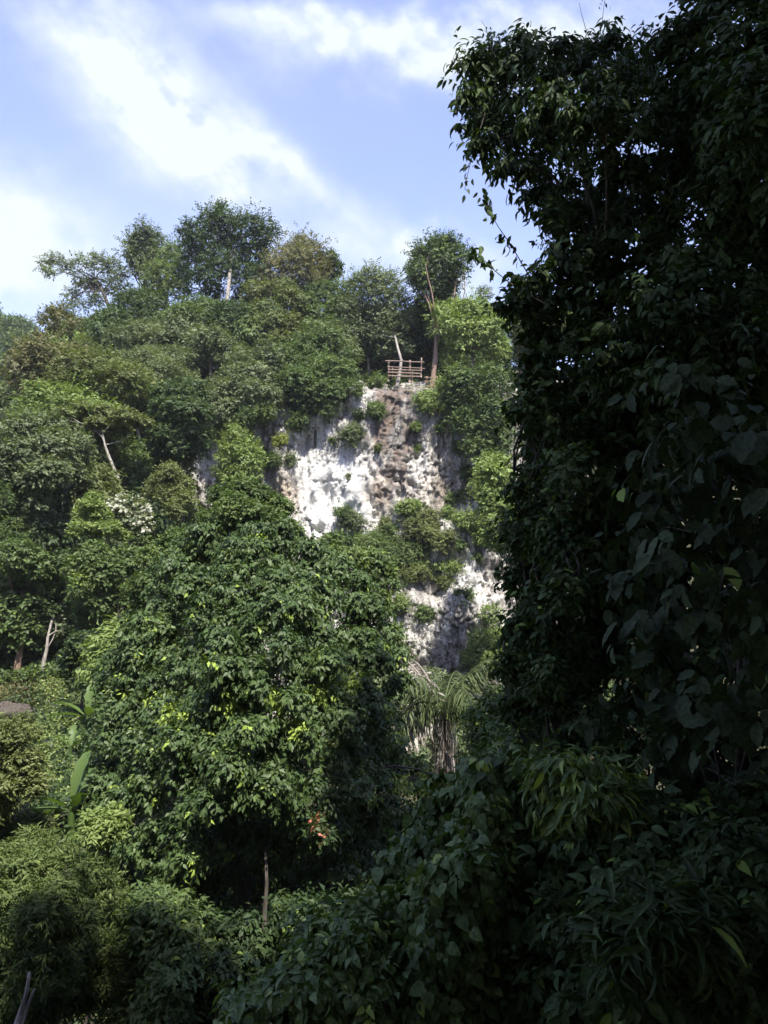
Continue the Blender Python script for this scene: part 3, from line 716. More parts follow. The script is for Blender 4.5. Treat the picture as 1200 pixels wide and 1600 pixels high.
def blossom(root, base, lobes, r_):
    crown_obj('blossom', G['white'], root, base, sprig_leaves(r_, lobes, 190, k=7, L=.14, ratio=.7, droop=.0, shell=.9, jag=.3))
hero('flowering_shrub', 'shrub covered in whitish blossom right of the pointed tree', 'grey', ground_at(205, 31.5), L_, 480, tr=.06, cat='shrub', crown_kw=dict(k=7, L=.14), extra=blossom)
L_ = circ_lobes([(265,740,16),(250,755,16),(280,760,18),(262,775,18),(238,768,12),(290,780,12),(275,795,14)], 34, rng, .6)
hero('round_tree', 'rounded olive tree just left of the pale rock and above the big dark tree', 'olive', ground_at(268, 35), L_, 2000, tr=.1, crown_kw=dict(k=9, L=.12, ratio=.4, droop=.2))
L_ = circ_lobes([(145,868,20),(120,890,18),(135,915,22),(165,895,24),(195,880,24),(185,915,24),(160,940,22),(205,940,20),(135,955,16),(190,965,18)], 28, rng, .9)
hero('bushy_tree', 'bushy tree with a bright sunlit look coloured into its left side below the pointed tree', 'mid', ground_at(165, 28.5), L_, 3400, tr=.12, crown_kw=dict(k=8, L=.14, droop=.3, yzone=[np.append(P(140,905,27.3), .5)]))  # yellow leaf colour in this zone imitates sun on the left side
L_ = circ_lobes([(180,1000,20),(210,990,20),(165,1020,18),(195,1030,20),(225,1020,20),(150,1045,14),(180,1055,16),(215,1050,16)], 22, rng, .7)
hero('leafy_tree', 'small tree with long pale hanging leaves beside the clearing', 'light', ground_at(190, 23), L_, 620, tr=.07, crown_kw=dict(k=8, L=.26, ratio=.3, droop=.5, tpl=T5))
L_ = circ_lobes([(130,1010,20),(115,1030,18),(140,1045,18),(120,1060,14),(145,1075,14)], 26, rng, .6)
hero('small_tree', 'small dark tree between the clearing and the long leaved tree', 'deep', ground_at(130, 26.5), L_, 1300, tr=.07, crown_kw=dict(k=8, L=.13))

# ------------------------------------------------------------------ shrubs on the cliff
def shrub(name, label, mat, px, py, rpx, n, kw=None, d=None, ex=1.0, off=.35):
    p = P(px, py, d) if d else on_cliff(px, py)
    rw = rpx/F*p[1]; p = p - np.array([0, rw*off, 0])
    lb = []
    for i in range(9):
        q = nrm(rng.normal(size=3))*rng.uniform(.3, .75)*rw*np.array([ex, .7, .8]); s = rw*rng.uniform(.3, .5)
        lb.append((*(p+q), s, s, s*.85))
    base = p - np.array([0, -rw*(off+.1), rw*.9])
    k_ = dict(k=7, L=.12, ratio=.42, droop=.4, jag=1.1, shell=.3); k_.update(kw or {})
    return tree(name, label, 'shrub', mat, base, lb, rng, n, tr=.04, limbs=8, crown_kw=k_, group='shrubs growing on the cliff')
shrub('cliff_shrub', 'bright green shrub on the cliff just below the wooden fence', 'light', 668, 632, 24, 900)
shrub('cliff_shrub', 'grey green shrub clinging to the top centre of the white cliff', 'grey', 552, 678, 24, 700)
shrub('cliff_shrub', 'small dark shrub hanging left of the brown streak near the cliff top', 'mid', 585, 640, 18, 700)
shrub('cliff_shrub', 'yellow green shrub at the upper left of the white wall', 'light', 405, 640, 24, 900, d=44)
shrub('cliff_shrub', 'yellow leaved bush at the left margin of the white wall', 'yellow', 438, 690, 14, 330, d=44)
shrub('cliff_shrub', 'pale green climber hanging over the left rock of the cliff', 'light', 372, 690, 30, 1000, d=42.5)
shrub('cliff_shrub', 'pale green bush over the small pale rock left of the cliff', 'grey', 370, 740, 24, 800, d=42)
shrub('cliff_shrub', 'low green shrub in the upper left corner of the cliff beside the yellow leaved bush', 'mid', 385, 655, 22, 800, d=43.4)
shrub('cliff_shrub', 'olive green tangle in the middle of the lower cliff ledge', 'olive', 665, 820, 36, 1500)
shrub('cliff_shrub', 'yellow green shrub on the left part of the lower cliff ledge', 'light', 635, 795, 18, 500)
shrub('cliff_shrub', 'green shrub below the ledge tangle above the palm', 'mid', 640, 865, 28, 1000)
shrub('cliff_shrub', 'bright shrub at the right end of the lower cliff ledge', 'light', 735, 815, 26, 900, ex=1.5)
shrub('cliff_shrub', 'slim green shrub right of the grey boulder on the cliff', 'mid', 708, 780, 18, 600)
shrub('cliff_shrub', 'light green bush at the right edge of the cliff face', 'light', 755, 765, 24, 800, d=41)
shrub('cliff_shrub', 'pale bush rising from the foot of the white wall', 'grey', 548, 815, 22, 600)
shrub('cliff_shrub', 'green bush spreading low right of the foot of the white wall', 'mid', 590, 855, 26, 800, ex=1.6, d=42.5)
shrub('cliff_shrub', 'dark shrub at the right side of the cliff above the bright ledge shrub', 'mid', 735, 740, 16, 500)
shrub('cliff_shrub', 'ferny tuft in the middle of the brown streak', 'light', 648, 668, 8, 160)
shrub('cliff_shrub', 'light green bush low on the rock behind the palm crown', 'light', 600, 905, 22, 600, d=41)
shrub('cliff_shrub', 'dull green bush hugging the rock right of the palm crown', 'olive', 690, 905, 16, 400)

BAND = [(575,842,'light','long'),(612,835,'mid','wide'),(650,790,'light','narrow'),(690,840,'olive','wide'),(715,850,'mid','small'),(660,860,'light','ragged'),(610,880,'mid','ragged'),(560,870,'light','small'),
  (755,840,'light','ragged'),(745,870,'mid','small'),(640,900,'olive','wide'),(700,800,'light','small'),(535,850,'mid','wide'),(725,770,'olive','narrow'),(600,820,'olive','small'),(650,700,'light','tiny'),
  (715,700,'mid','small'),(548,612,'mid','wide'),(590,600,'mid','ragged'),(470,640,'deep','wide'),(515,645,'mid','ragged'),(430,720,'mid','ragged'),(700,610,'light','wide'),(540,800,'mid','ragged'),(690,890,'light','wide'),(725,930,'mid','ragged'),(620,940,'light','wide'),(660,960,'mid','ragged'),(560,650,'deep','narrow'),(690,670,'mid','narrow'),(520,690,'grey','tiny'),(470,660,'mid','ragged'),(455,720,'grey','small'),(545,745,'grey','tiny'),(590,700,'olive','tiny'),(700,640,'light','ragged')]
for (x, y, mt, sh) in BAND:
    r_ = {'tiny': 9, 'small': 14, 'narrow': 14, 'long': 20, 'wide': 24, 'ragged': 20}[sh]
    shrub('cliff_shrub', where_label('%s %s tuft' % (sh, MW[mt]), x, y, 'c'), mt, x, y, r_, int(r_*r_*1.1), kw=dict(jag=1.2, shell=.2, L=.12), ex=1.7 if sh in ('wide', 'long') else .9)

# ------------------------------------------------------------------ fence on the cliff top
def log(name, p0, p1, r0, parent, mat='wood', sides=6):
    V = []; Fq = []
    p0 = np.asarray(p0, float); p1 = np.asarray(p1, float); o = np.array(parent.location)
    pts = curve_pts(p0, p1, rng, 6, .006); tube(V, Fq, pts, np.linspace(r0, r0*.85, 6)*(1+.12*rng.random(6)), sides, cap=True)
    return mesh_np(name, np.array(V)-o, [np.array(Fq)], BK[mat], parent)
D = 47.2
f1 = empty('wooden_fence', P(640, 595, D)); tag(f1, 'rough bamboo pole fence on the top edge of the cliff', 'fence')
for (x, y0, y1, r) in ((607, 564, 596, .045), (640, 563, 598, .065), (658, 559, 590, .045), (644, 579, 598, .04), (613, 575, 590, .03)):
    log('post', P(x, y1, D+.06), P(x+.6, y0, D+.06), r, f1)
for (x0, x1, y0, y1, r) in ((602, 663, 564, 566, .04), (605, 664, 573, 576, .03), (606, 660, 577.5, 579, .04), (606, 658, 582, 584, .045), (606, 657, 587, 588.5, .045)):
    log('rail', P(x0, y0, D-.07), P(x1, y1, D-.07), r, f1)
f2 = empty('wooden_fence', P(675, 607, D-.3)); tag(f2, 'short lower pole fence beside the reddish brown trunk', 'fence')
for (x, y0, y1) in ((667, 588, 606), (683, 588, 607)): log('post', P(x, y1, D-.25), P(x, y0, D-.25), .045, f2, 'brown')
for y in (590, 596, 604): log('rail', P(663, y, D-.38), P(684, y+.6, D-.38), .04, f2, 'brown')

# ------------------------------------------------------------------ big dark glossy tree in the middle
poly = [(375,775),(415,785),(455,820),(500,850),(550,870),(595,905),(600,950),(625,1000),(640,1050),(618,1110),(625,1160),(690,1215),(690,1260),(640,1300),(600,1360),(570,1420),(500,1425),(440,1400),(390,1410),
        (310,1470),(220,1450),(160,1350),(125,1260),(135,1180),(160,1110),(145,1060),(190,1000),(225,930),(245,880),(285,840),(330,800)]
L_ = poly_lobes(rng, poly, 230, 18, 34, 17.5, 3.8, lean=1.0)
yz = []
for (x, y, s) in ((275,1112,26),(360,1105,26),(430,1098,24),(500,1075,30),(545,1062,26),(455,1130,22),(500,1155,16),(590,975,14),(600,1010,12),(655,1225,28),(625,1225,22),(305,1340,16),(350,1322,20),(345,1345,14),(550,1340,16),(215,1215,14),(240,1090,18),(385,1215,14),(415,1225,12),(335,1030,14),(395,1205,12),(120,1265,14),(205,1080,14),(570,1240,16),(630,1190,14)):
    for dd in np.arange(12.6, 19, .5):
        yz.append(np.append(P(x, y, dd), s*.9/F*dd))
b_ = np.array([*P(415, 1480, 18)[:2], gz(P(415, 1480, 18)[0], 18)-.2])
hero('broadleaf_tree', 'huge dark glossy leaved tree filling the middle foreground with yellow green shoots', 'glossy', b_, L_, 30000, bark='dark', tr=.17, limbs=14,
     crown_kw=dict(k=7, L=.125, ratio=.52, droop=.75, shell=.55, tpl=T5, yzone=yz, yp=.018, jag=.35, up=.35, inside=.25))
L_ = poly_lobes(rng, [(330,770),(375,745),(420,765),(450,790),(470,840),(430,850),(380,830),(310,830)], 18, 14, 22, 20.5, 1.0)
hero('round_tree', 'mid green tree top rising behind the big glossy tree at the cliff foot', 'mid', ground_at(385, 22.5), L_, 3200, tr=.12, crown_kw=dict(k=8, L=.10, droop=.3, ratio=.5))
L_ = poly_lobes(rng, [(230,860),(270,830),(330,830),(330,880),(260,930),(215,960),(190,930)], 14, 15, 24, 22, 1.0)
hero('bushy_tree', 'light green tree on the upper left shoulder of the big glossy tree', 'mid', ground_at(260, 23), L_, 2800, tr=.12, crown_kw=dict(k=8, L=.10, droop=.3, ratio=.5, yp=.05))
L_ = poly_lobes(rng, [(490,830),(540,835),(600,870),(620,900),(615,960),(640,1000),(600,1010),(560,930),(500,880)], 13, 12, 20, 24, 1.0)
hero('slender_tree', 'light green thin tree between the glossy tree and the lower rocks', 'mid', ground_at(580, 25), L_, 1700, tr=.07, crown_kw=dict(k=8, L=.12, droop=.3, yp=.12, jag=.5))
for (lb, po, dd, mt, ns) in (('dark leafy shrub in the hollow under the glossy tree', [(430,1400),(560,1390),(620,1420),(560,1480),(480,1530),(430,1500)], 13.5, 'deep', 1500),
                     ('shaded green shrub at the bottom left of the dark hollow', [(300,1440),(400,1430),(420,1500),(400,1600),(310,1600)], 13.0, 'deep', 1300)):
    L_ = poly_lobes(rng, po, 16, 16, 26, dd, 1.2)
    hero('leafy_shrub', lb, mt, ground_at(sum(p[0] for p in po)/len(po), dd+.3), L_, ns, cat='shrub', tr=.04, crown_kw=dict(k=7, L=.12, ratio=.45, droop=.6, tpl=T5, jag=.6, shell=.4, yp=.03))
# red flowers
L_ = circ_lobes([(492,1290,9),(488,1302,7),(512,1308,10),(500,1282,7)], 14.3, rng, .2)
def redb(root, base, lobes, r_):
    crown_obj('blossom', G['red'], root, base, sprig_leaves(r_, lobes, 26, k=5, L=.055, ratio=.7, droop=.2, shell=.5))
hero('flowering_shrub', 'spray of coral red flowers showing through the lower glossy tree', 'deep', P(500,1330,14.5), L_, 60, tr=.02, cat='shrub', crown_kw=dict(k=6, L=.1), extra=redb)

# ------------------------------------------------------------------ palm
def frond(root, name, o, az, el, L, bend, mat, rr, leaf_l=.75, sag=.5, vdroop=.6, dens=95):
    n = 16; t = np.linspace(0, 1, n); pts = [np.array(o, float)]
    A = el
    for i in range(1, n):
        A = el - bend*(i/n)**1.3
        pts.append(pts[-1] + np.array([math.cos(az)*math.cos(A), math.sin(az)*math.cos(A), math.sin(A)])*L/(n-1))
    pts = np.array(pts); V = []; Fq = []; tube(V, Fq, pts, np.linspace(.035, .008, n), 4)
    o0 = np.array(root.location)
    r_ = mesh_np(name, np.array(V)-o0, [np.array(Fq)], G[mat], root, {'var': np.full(len(V), .45), 'young': np.zeros(len(V))})
    s = np.repeat(np.linspace(.12, .99, dens), 2); m = len(s)
    bx = np.stack([np.interp(s, t, pts[:, k]) for k in range(3)], 1)
    tan = nrm(np.stack([np.interp(s, t, np.gradient(pts[:, k])) for k in range(3)], 1))
    sd = nrm(np.cross(tan, np.array([0, 0, 1.]))); sg = np.where(np.arange(m) % 2 == 0, 1, -1)[:, None]
    d = nrm(sd*sg*.9 + tan*.65 + rr.normal(size=(m, 3))*.26 + np.array([0, 0, -vdroop*1.3]))
    up = np.cross(d, tan)*sg + rr.normal(size=(m, 3))*.25
    Ll = (1-.5*(rr.random(m) < .15))*leaf_l*np.sin(np.clip(s*.85+.15, 0, 1)*3.0)**.5*(.8+.35*rr.random(m))
    TL = (np.array([(0,0,0),(.45,.5,.0),(1,0,-.3),(.45,-.5,.0)]), [[(0,1,2,3)]])
    V, faces, a1, a2 = leaf_mesh(bx, d, up, Ll, np.full(m, .055), .2+.6*rr.random(m), np.zeros(m), TL)
    mesh_np('leaflet', V-o0, faces, G[mat], r_, {'var': a1, 'young': a2})
    return r_
def palm():
    rr = np.random.default_rng(5)
    d = 24.0; top = P(692, 1125, d); base = np.array([top[0], d, gz(top[0], d)-.3])
    root = empty('palm_tree', base); tag(root, 'shaggy palm with grey drying fronds against the cliff', 'palm')
    V = []; Fq = []; tube(V, Fq, [base, base*.5+top*.5+(.05, 0, 0), top], [.2, .17, .19], 10)
    mesh_np('trunk', np.array(V)-base, [np.array(Fq)], BK['brown'], root, smooth=True)
    # dry sheath fibres hanging round the trunk
    n = 260; th = rr.uniform(0, 6.28, n)
    bp = top + np.stack([np.cos(th)*.24, np.sin(th)*.24, rr.uniform(-.9, .35, n)], 1)
    dv = np.stack([np.cos(th)*.18, np.sin(th)*.18, -np.ones(n)], 1)+rr.normal(size=(n, 3))*.08
    V, faces, a1, a2 = leaf_mesh(bp, dv, np.stack([np.cos(th), np.sin(th), 0*th], 1), .6+.5*rr.random(n), np.full(n, .035), rr.random(n), np.zeros(n), T4)
    mesh_np('dead_skirt', V-base, faces, G['dry'], root, {'var': a1, 'young': a2})
    FR = [ # az deg (0 = right, 90 = away, 180 = left), elevation, length, bend, kind
      (176,70,3.9,75,'dry',.3),(160,60,3.8,85,'palm',.4),(200,64,3.8,95,'palm',.5),(115,62,3.6,90,'dry',.4),(70,58,3.4,95,'palm',.35),(20,62,3.7,85,'dry',.35),(0,66,3.6,75,'palm',.5),(350,68,3.8,80,'palm',.4),
      (250,70,3.6,80,'palm',.6),(290,66,3.4,85,'palm',.6),(60,55,3.2,85,'palm',.5),(330,50,2.8,100,'palm',.6),(25,40,2.6,80,'dry',.5),
      (185,35,2.6,70,'dry',.5),(200,18,2.5,60,'dry',.4),(175,0,2.3,45,'dry',.35),(215,-8,2.1,45,'dry',.3),(230,45,2.6,110,'palm',.6),(150,50,2.9,90,'dry',.5),(135,66,4.0,60,'dry',.4),(168,62,3.6,70,'palm',.4)]
    for (az, el, L, bd, k, vd) in FR:
        frond(root, 'frond', top+rr.normal(size=3)*.06+(0, 0, .1), RD(az+rr.uniform(-8, 8)), RD(el+rr.uniform(-8, 4)), L*rr.uniform(.9, 1.2), RD(bd*1.25), k, rr, .75 if k == 'palm' else .62, vdroop=vd+.25)
palm()

# ------------------------------------------------------------------ clearing on the left: ground cover, bananas, boulder, log
def cover(name, poly, n, d0, d1, mat, seed, L=.12, h=.25, tpl=T4):
    rr = np.random.default_rng(seed); X = []
    while sum(map(len, X)) < n:
        d = rr.uniform(d0, d1, 20000); x = (rr.uniform(-80, 1300, 20000)-600)/F*d*1.02; z = ground_z(x, d); a1, a2 = px_of(x, d, z)
        ok = np.array([inpoly(p, q, poly) for p, q in zip(a1, a2)])
        if not ok.any(): break
        X.append(np.stack([x, d, z+rr.uniform(0, h, 20000)], 1)[ok])
    X = np.concatenate(X)[:n]; k = 5; m = len(X)*k
    base = np.repeat(X, k, 0) + rr.normal(size=(m, 3))*.08
    dv = rr.normal(size=(m, 3)); dv[:, 2] = abs(dv[:, 2])*.7
    nn = np.array([0, -.3, 1.])+rr.normal(size=(m, 3))*.4
    V, faces, v1, v2 = leaf_mesh(base, dv, nn, L*(.6+.7*rr.random(m)), L*.5*(.6+.7*rr.random(m)), rr.random(m)*.9, (rr.random(m) < .05)*.6, tpl)
    o = mesh_np(name, V, faces, G[mat], None, {'var': v1, 'young': v2}); tag(o, name.replace('_', ' ')+' of low leafy plants', 'ground cover', kind='stuff'); return o
cover('sunlit_undergrowth', [(60,1040),(140,1030),(170,1090),(150,1200),(130,1260),(80,1260),(60,1150)], 9000, 15, 32.5, 'creeper', 1, L=.12)['label'] = 'sunlit light green creepers covering the small clearing at left'
cover('dry_grass', [(-60,1030),(125,1040),(130,1125),(-60,1140)], 5000, 24, 34, 'brown', 2, L=.13, h=.15)['label'] = 'dry brownish grass on the bare patch of the clearing'
cover('leafy_undergrowth', [(-60,1000),(140,1000),(140,1070),(-60,1085)], 1500, 28, 36, 'mid', 12, L=.2, h=.5)['label'] = 'low green plants at the back of the clearing under the trunks'
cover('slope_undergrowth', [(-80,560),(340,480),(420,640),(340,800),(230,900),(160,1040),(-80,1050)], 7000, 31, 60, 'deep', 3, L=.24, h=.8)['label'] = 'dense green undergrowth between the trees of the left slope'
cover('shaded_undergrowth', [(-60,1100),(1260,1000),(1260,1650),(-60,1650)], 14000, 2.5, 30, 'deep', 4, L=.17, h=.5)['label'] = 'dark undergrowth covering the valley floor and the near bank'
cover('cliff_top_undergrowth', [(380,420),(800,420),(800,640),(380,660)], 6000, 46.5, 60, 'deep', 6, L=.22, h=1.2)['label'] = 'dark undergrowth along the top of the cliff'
def banana(label, px, py, d, s, leaves):
    rr = np.random.default_rng(int(px*7+py)); b = P(px, py, d); b[2] = gz(b[0], d); root = empty('banana_plant', b); tag(root, label, 'banana plant', 'banana plants by the clearing')
    V = []; Fq = []; tube(V, Fq, [b-(0, 0, 1), b+(0, 0, .5*s), b+(0, 0, .9*s)], [.09*s, .08*s, .05*s], 8)
    mesh_np('stem', np.array(V)-b, [np.array(Fq)], G['banana'], root, {'var': np.full(len(V), .3), 'young': np.zeros(len(V))}, smooth=True)
    for (az, el, L) in leaves:
        n = 12; c = b+(0, 0, .8*s); pts = [c]; 
        for i in range(1, n):
            A = RD(el) - .9*(i/n)**2; pts.append(pts[-1]+np.array([math.cos(RD(az))*math.cos(A), math.sin(RD(az))*math.cos(A), math.sin(A)])*L*s/(n-1))
        pts = np.array(pts); tan = nrm(np.gradient(pts, axis=0)); sd = nrm(np.cross(tan, (0, .15, 1.)))
        w = .19*s*np.sin(np.clip((np.arange(n)-1.5)/(n-2.5), 0, 1)*math.pi)**.5; w[-1] = 0
        upn = np.cross(sd, tan); w = w*rr.uniform(.65, 1.05, n)
        V = np.concatenate([pts, pts+sd*w[:, None]+upn*w[:, None]*.35, pts-sd*w[:, None]+upn*w[:, None]*.35])
        f = [(i, i+1, n+i+1, n+i) for i in range(n-1)]+[(i+1, i, 2*n+i, 2*n+i+1) for i in range(n-1)]
        mesh_np('leaf', V-b, [np.array(f)], G['banana'], root, {'var': np.tile(np.linspace(.7, .4, n), 3), 'young': np.zeros(3*n)})
banana('banana plant with one upright leaf at the far edge of the clearing', 138, 1105, 25, 1.1, [(85,80,1.3),(170,35,1.2),(20,60,1.0),(210,20,1.1),(300,40,.9)])
banana('banana plant with broad sunlit leaves at the lower end of the clearing', 114, 1232, 18, 1.05, [(75,80,1.3),(190,10,1.1),(150,-5,1.2),(60,70,1.0),(220,35,1.1),(320,50,.8)])
banana('young banana plant half hidden in creepers mid clearing', 112, 1140, 23, .7, [(100,75,1.1),(60,70,1.0),(180,50,.9),(0,50,.8)])
def boulder(label, px, py, d, r, seed):
    rr = np.random.default_rng(seed); n = 40; th = np.linspace(0, math.pi, n); ph = np.linspace(0, 2*math.pi, n*2, endpoint=False)
    T_, H_ = np.meshgrid(th, ph, indexing='ij'); D_ = np.stack([np.sin(T_)*np.cos(H_), np.sin(T_)*np.sin(H_), np.cos(T_)], -1)
    q = .5+1.0*fbm(D_[..., 0]*2.2+9, D_[..., 1]*2.2+seed, D_[..., 2]*2.2, seed, 6)
    V = (D_*q[..., None]*r*np.array([1.2, .9, .85])).reshape(-1, 3); m = n*2
    f = [(i*m+j, (i+1)*m+j, (i+1)*m+(j+1) % m, i*m+(j+1) % m) for i in range(n-1) for j in range(m)]
    o = mesh_np('boulder', V, [np.array(f)], BK['dark']); q_ = P(px, py, d); o.location = (q_[0], d, gz(q_[0], d)+r*.3); tag(o, label, 'rock'); return o
boulder('brown earthy boulder at the left edge of the clearing', 24, 1075, 27.5, .6, 4)
V = []; Fq = []; p0 = P(52, 1093, 27.6); p0[2] = gz(p0[0], p0[1])+.12; p1_ = P(80, 1096, 27.5); p1_[2] = gz(p1_[0], p1_[1])+.12; tube(V, Fq, curve_pts(p0, p1_, rng, 7, .03), np.linspace(.05, .03, 7), 6, cap=True)
o = mesh_np('fallen_branch', np.array(V)-p0, [np.array(Fq)], BK['pale']); o.location = p0.tolist(); tag(o, 'bleached fallen branch lying on the bare patch of the clearing', 'branch')

# ------------------------------------------------------------------ lower left trees
L_ = poly_lobes(rng, [(-70,1110),(0,1100),(40,1120),(68,1160),(80,1210),(85,1270),(70,1310),(-70,1330)], 26, 14, 24, 17, 1.4)
hero('scrubby_tree', 'brownish olive scrubby tree at the left edge below the clearing', 'olive', ground_at(20, 17.5), L_, 3600, tr=.09, bark='pale', limbs=18, crown_kw=dict(k=8, L=.095, ratio=.42, droop=.3, jag=.5, shell=.4))
L_ = poly_lobes(rng, [(-70,1330),(30,1290),(100,1300),(170,1330),(215,1400),(200,1480),(180,1560),(120,1620),(-70,1640)], 44, 20, 36, 12.5, 1.8)
b_ = np.array([*P(40, 1600, 13)[:2], gz(P(40, 1600, 13)[0], 13)-.2])
hero('feathery_tree', 'feathery narrow leaved tree filling the lower left corner', 'bamboo', b_, L_, 8200, tr=.09, bark='pale', limbs=26, crown_kw=dict(k=10, L=.10, ratio=.22, droop=.45, jag=.5, shell=.45, inside=.3))
L_ = poly_lobes(rng, [(130,1290),(150,1265),(190,1270),(200,1300),(170,1330),(130,1320)], 7, 10, 18, 15, .5)
hero('small_tree', 'small yellow green shrub tree right of the lower banana plant', 'light', ground_at(160, 15.5), L_, 700, tr=.04, crown_kw=dict(k=8, L=.10, ratio=.35, jag=.5, flat=.5))
L_ = poly_lobes(rng, [(190,1400),(240,1380),(300,1420),(340,1440),(350,1500),(330,1560),(350,1640),(150,1640),(190,1560),(205,1480)], 32, 20, 34, 13, 1.8)
hero('leafy_tree', 'dull green leafy tree at the bottom between the feathery tree and the dark hollow', 'mid', ground_at(270, 13.5), L_, 3600, tr=.08, crown_kw=dict(k=7, L=.13, ratio=.42, droop=.5, tpl=T5, jag=.4, shell=.45, inside=.3, yp=.04))
def bare(label, pts, r0, d, nm='branch', mat='pale'):
    P0 = [P(x, y, d) for x, y in pts]; V = []; Fq = []
    tube(V, Fq, P0, np.linspace(r0, r0*.5, len(P0)), 7, cap=True)
    o = mesh_np(nm, np.array(V)-P0[0], [np.array(Fq)], BK[mat], smooth=True); o.location = P0[0].tolist(); tag(o, label, 'branch'); return o
bare('bare pale stem rising left of its twin at the bottom left corner', [(24,1605),(34,1575),(42,1550),(46,1520)], .035, 10.4, 'stick')
bare('second bare pale stem leaning right at the bottom left corner', [(32,1605),(44,1570),(54,1545)], .025, 10.45, 'stick')
bare('slim pale bare trunk standing in the dark hollow below the glossy tree', [(413,1470),(414,1420),(417,1380),(415,1330)], .05, 15.2, 'dead_tree', 'dark')

# ------------------------------------------------------------------ near foliage on the right
NK = dict(k=7, L=.10, ratio=.46, droop=.6, shell=.45, tpl=T11, jag=.9, up=.4, inside=.35)
def near(name, label, cat, mat, poly, nl, r0, r1, d, dr, n, base, seed, bark='dark', tr=.08, limbs=12, lean=0., edge=None, **kw):
    rr = np.random.default_rng(seed); k_ = dict(NK); k_.update(kw)
    L_ = poly_lobes(rr, poly, nl, r0, r1, d, dr*1.35, lean); base = np.array(base)+(0, 1.3, 0)
    for (x, y) in edge or []:
        # a leafy branch reaching out past the outline
        ang = rr.uniform(2.6, 3.9); ln = rr.uniform(10, 38); dd = d+rr.uniform(-.8, .8)
        for t_ in (0, .35, .65, 1):
            p_ = P(x+math.cos(ang)*ln*t_, y+abs(math.sin(ang))*ln*t_*.7, dd); r_ = (15-9*t_)*rr.uniform(.8, 1.3)/F*dd
            L_.append((p_[0], p_[1], p_[2], r_, r_, r_*.8))
    return tree(name, label, cat, mat, base, L_, rr, n, bark=bark, tr=tr, limbs=limbs, crown_kw=k_)
def gb(px, d):
    x = P(px, 900, d)[0]; return np.array([x, d, gz(x, d)-.1])
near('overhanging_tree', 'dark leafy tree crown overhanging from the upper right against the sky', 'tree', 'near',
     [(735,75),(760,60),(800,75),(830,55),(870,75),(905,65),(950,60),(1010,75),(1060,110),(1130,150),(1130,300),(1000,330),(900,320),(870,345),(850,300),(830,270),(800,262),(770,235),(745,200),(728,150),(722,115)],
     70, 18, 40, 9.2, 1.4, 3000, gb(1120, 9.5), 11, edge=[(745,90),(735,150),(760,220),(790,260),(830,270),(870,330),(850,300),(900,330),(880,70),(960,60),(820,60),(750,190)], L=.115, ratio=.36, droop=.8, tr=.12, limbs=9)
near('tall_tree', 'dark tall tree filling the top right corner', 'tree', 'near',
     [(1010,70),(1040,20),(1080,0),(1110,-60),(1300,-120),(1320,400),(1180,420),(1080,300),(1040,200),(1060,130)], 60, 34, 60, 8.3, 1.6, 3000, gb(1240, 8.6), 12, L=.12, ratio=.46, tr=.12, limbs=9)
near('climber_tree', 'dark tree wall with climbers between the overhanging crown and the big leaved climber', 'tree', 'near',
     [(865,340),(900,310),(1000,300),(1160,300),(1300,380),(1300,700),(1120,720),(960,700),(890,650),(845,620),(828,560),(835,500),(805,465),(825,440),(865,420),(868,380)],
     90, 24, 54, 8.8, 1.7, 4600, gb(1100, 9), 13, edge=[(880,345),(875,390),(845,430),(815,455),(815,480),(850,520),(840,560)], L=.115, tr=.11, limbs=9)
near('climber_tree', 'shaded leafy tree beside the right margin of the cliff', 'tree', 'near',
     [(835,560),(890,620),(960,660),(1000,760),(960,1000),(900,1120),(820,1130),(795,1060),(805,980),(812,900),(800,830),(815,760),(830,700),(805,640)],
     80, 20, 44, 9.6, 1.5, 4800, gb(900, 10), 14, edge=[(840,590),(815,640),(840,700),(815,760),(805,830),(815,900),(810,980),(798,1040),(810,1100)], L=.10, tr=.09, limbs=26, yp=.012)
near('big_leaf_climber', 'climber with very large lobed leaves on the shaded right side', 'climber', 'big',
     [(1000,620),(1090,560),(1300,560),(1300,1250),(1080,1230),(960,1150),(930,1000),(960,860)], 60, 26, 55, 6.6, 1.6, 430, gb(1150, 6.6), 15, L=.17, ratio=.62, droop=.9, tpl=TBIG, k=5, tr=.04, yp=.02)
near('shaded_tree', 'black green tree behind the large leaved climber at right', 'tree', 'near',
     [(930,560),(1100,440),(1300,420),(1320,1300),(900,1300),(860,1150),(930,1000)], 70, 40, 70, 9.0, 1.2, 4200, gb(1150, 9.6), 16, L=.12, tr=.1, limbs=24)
near('drooping_tree', 'tree with long drooping mango like leaves below the dark hollow at right', 'tree', 'nearg',
     [(830,1190),(900,1170),(980,1190),(1020,1240),(1010,1310),(930,1330),(850,1310),(820,1250)], 26, 20, 34, 6.6, .6, 300, gb(950, 6.9), 17, L=.17, ratio=.27, droop=.75, k=8, sl=.2, tr=.04, yp=.22)  # bright yellow green leaves mixed in here stand in for lit sprays
near('leafy_shrub', 'dark shrub mass in the lower right corner', 'shrub', 'near',
     [(900,1300),(1300,1180),(1320,1680),(860,1680),(820,1500),(840,1380)], 70, 34, 60, 6.2, 1.3, 3300, gb(1100, 6.5), 18, L=.115, tr=.05, limbs=22, yp=.012)
near('long_leaf_shrub', 'shrub with rosettes of long narrow leaves in the lower right', 'shrub', 'near',
     [(930,1420),(1000,1390),(1110,1400),(1140,1460),(1090,1510),(960,1510)], 16, 20, 32, 4.9, .3, 130, gb(1030, 5), 19, L=.19, ratio=.2, droop=.45, k=9, sl=.12, tr=.02, limbs=8)
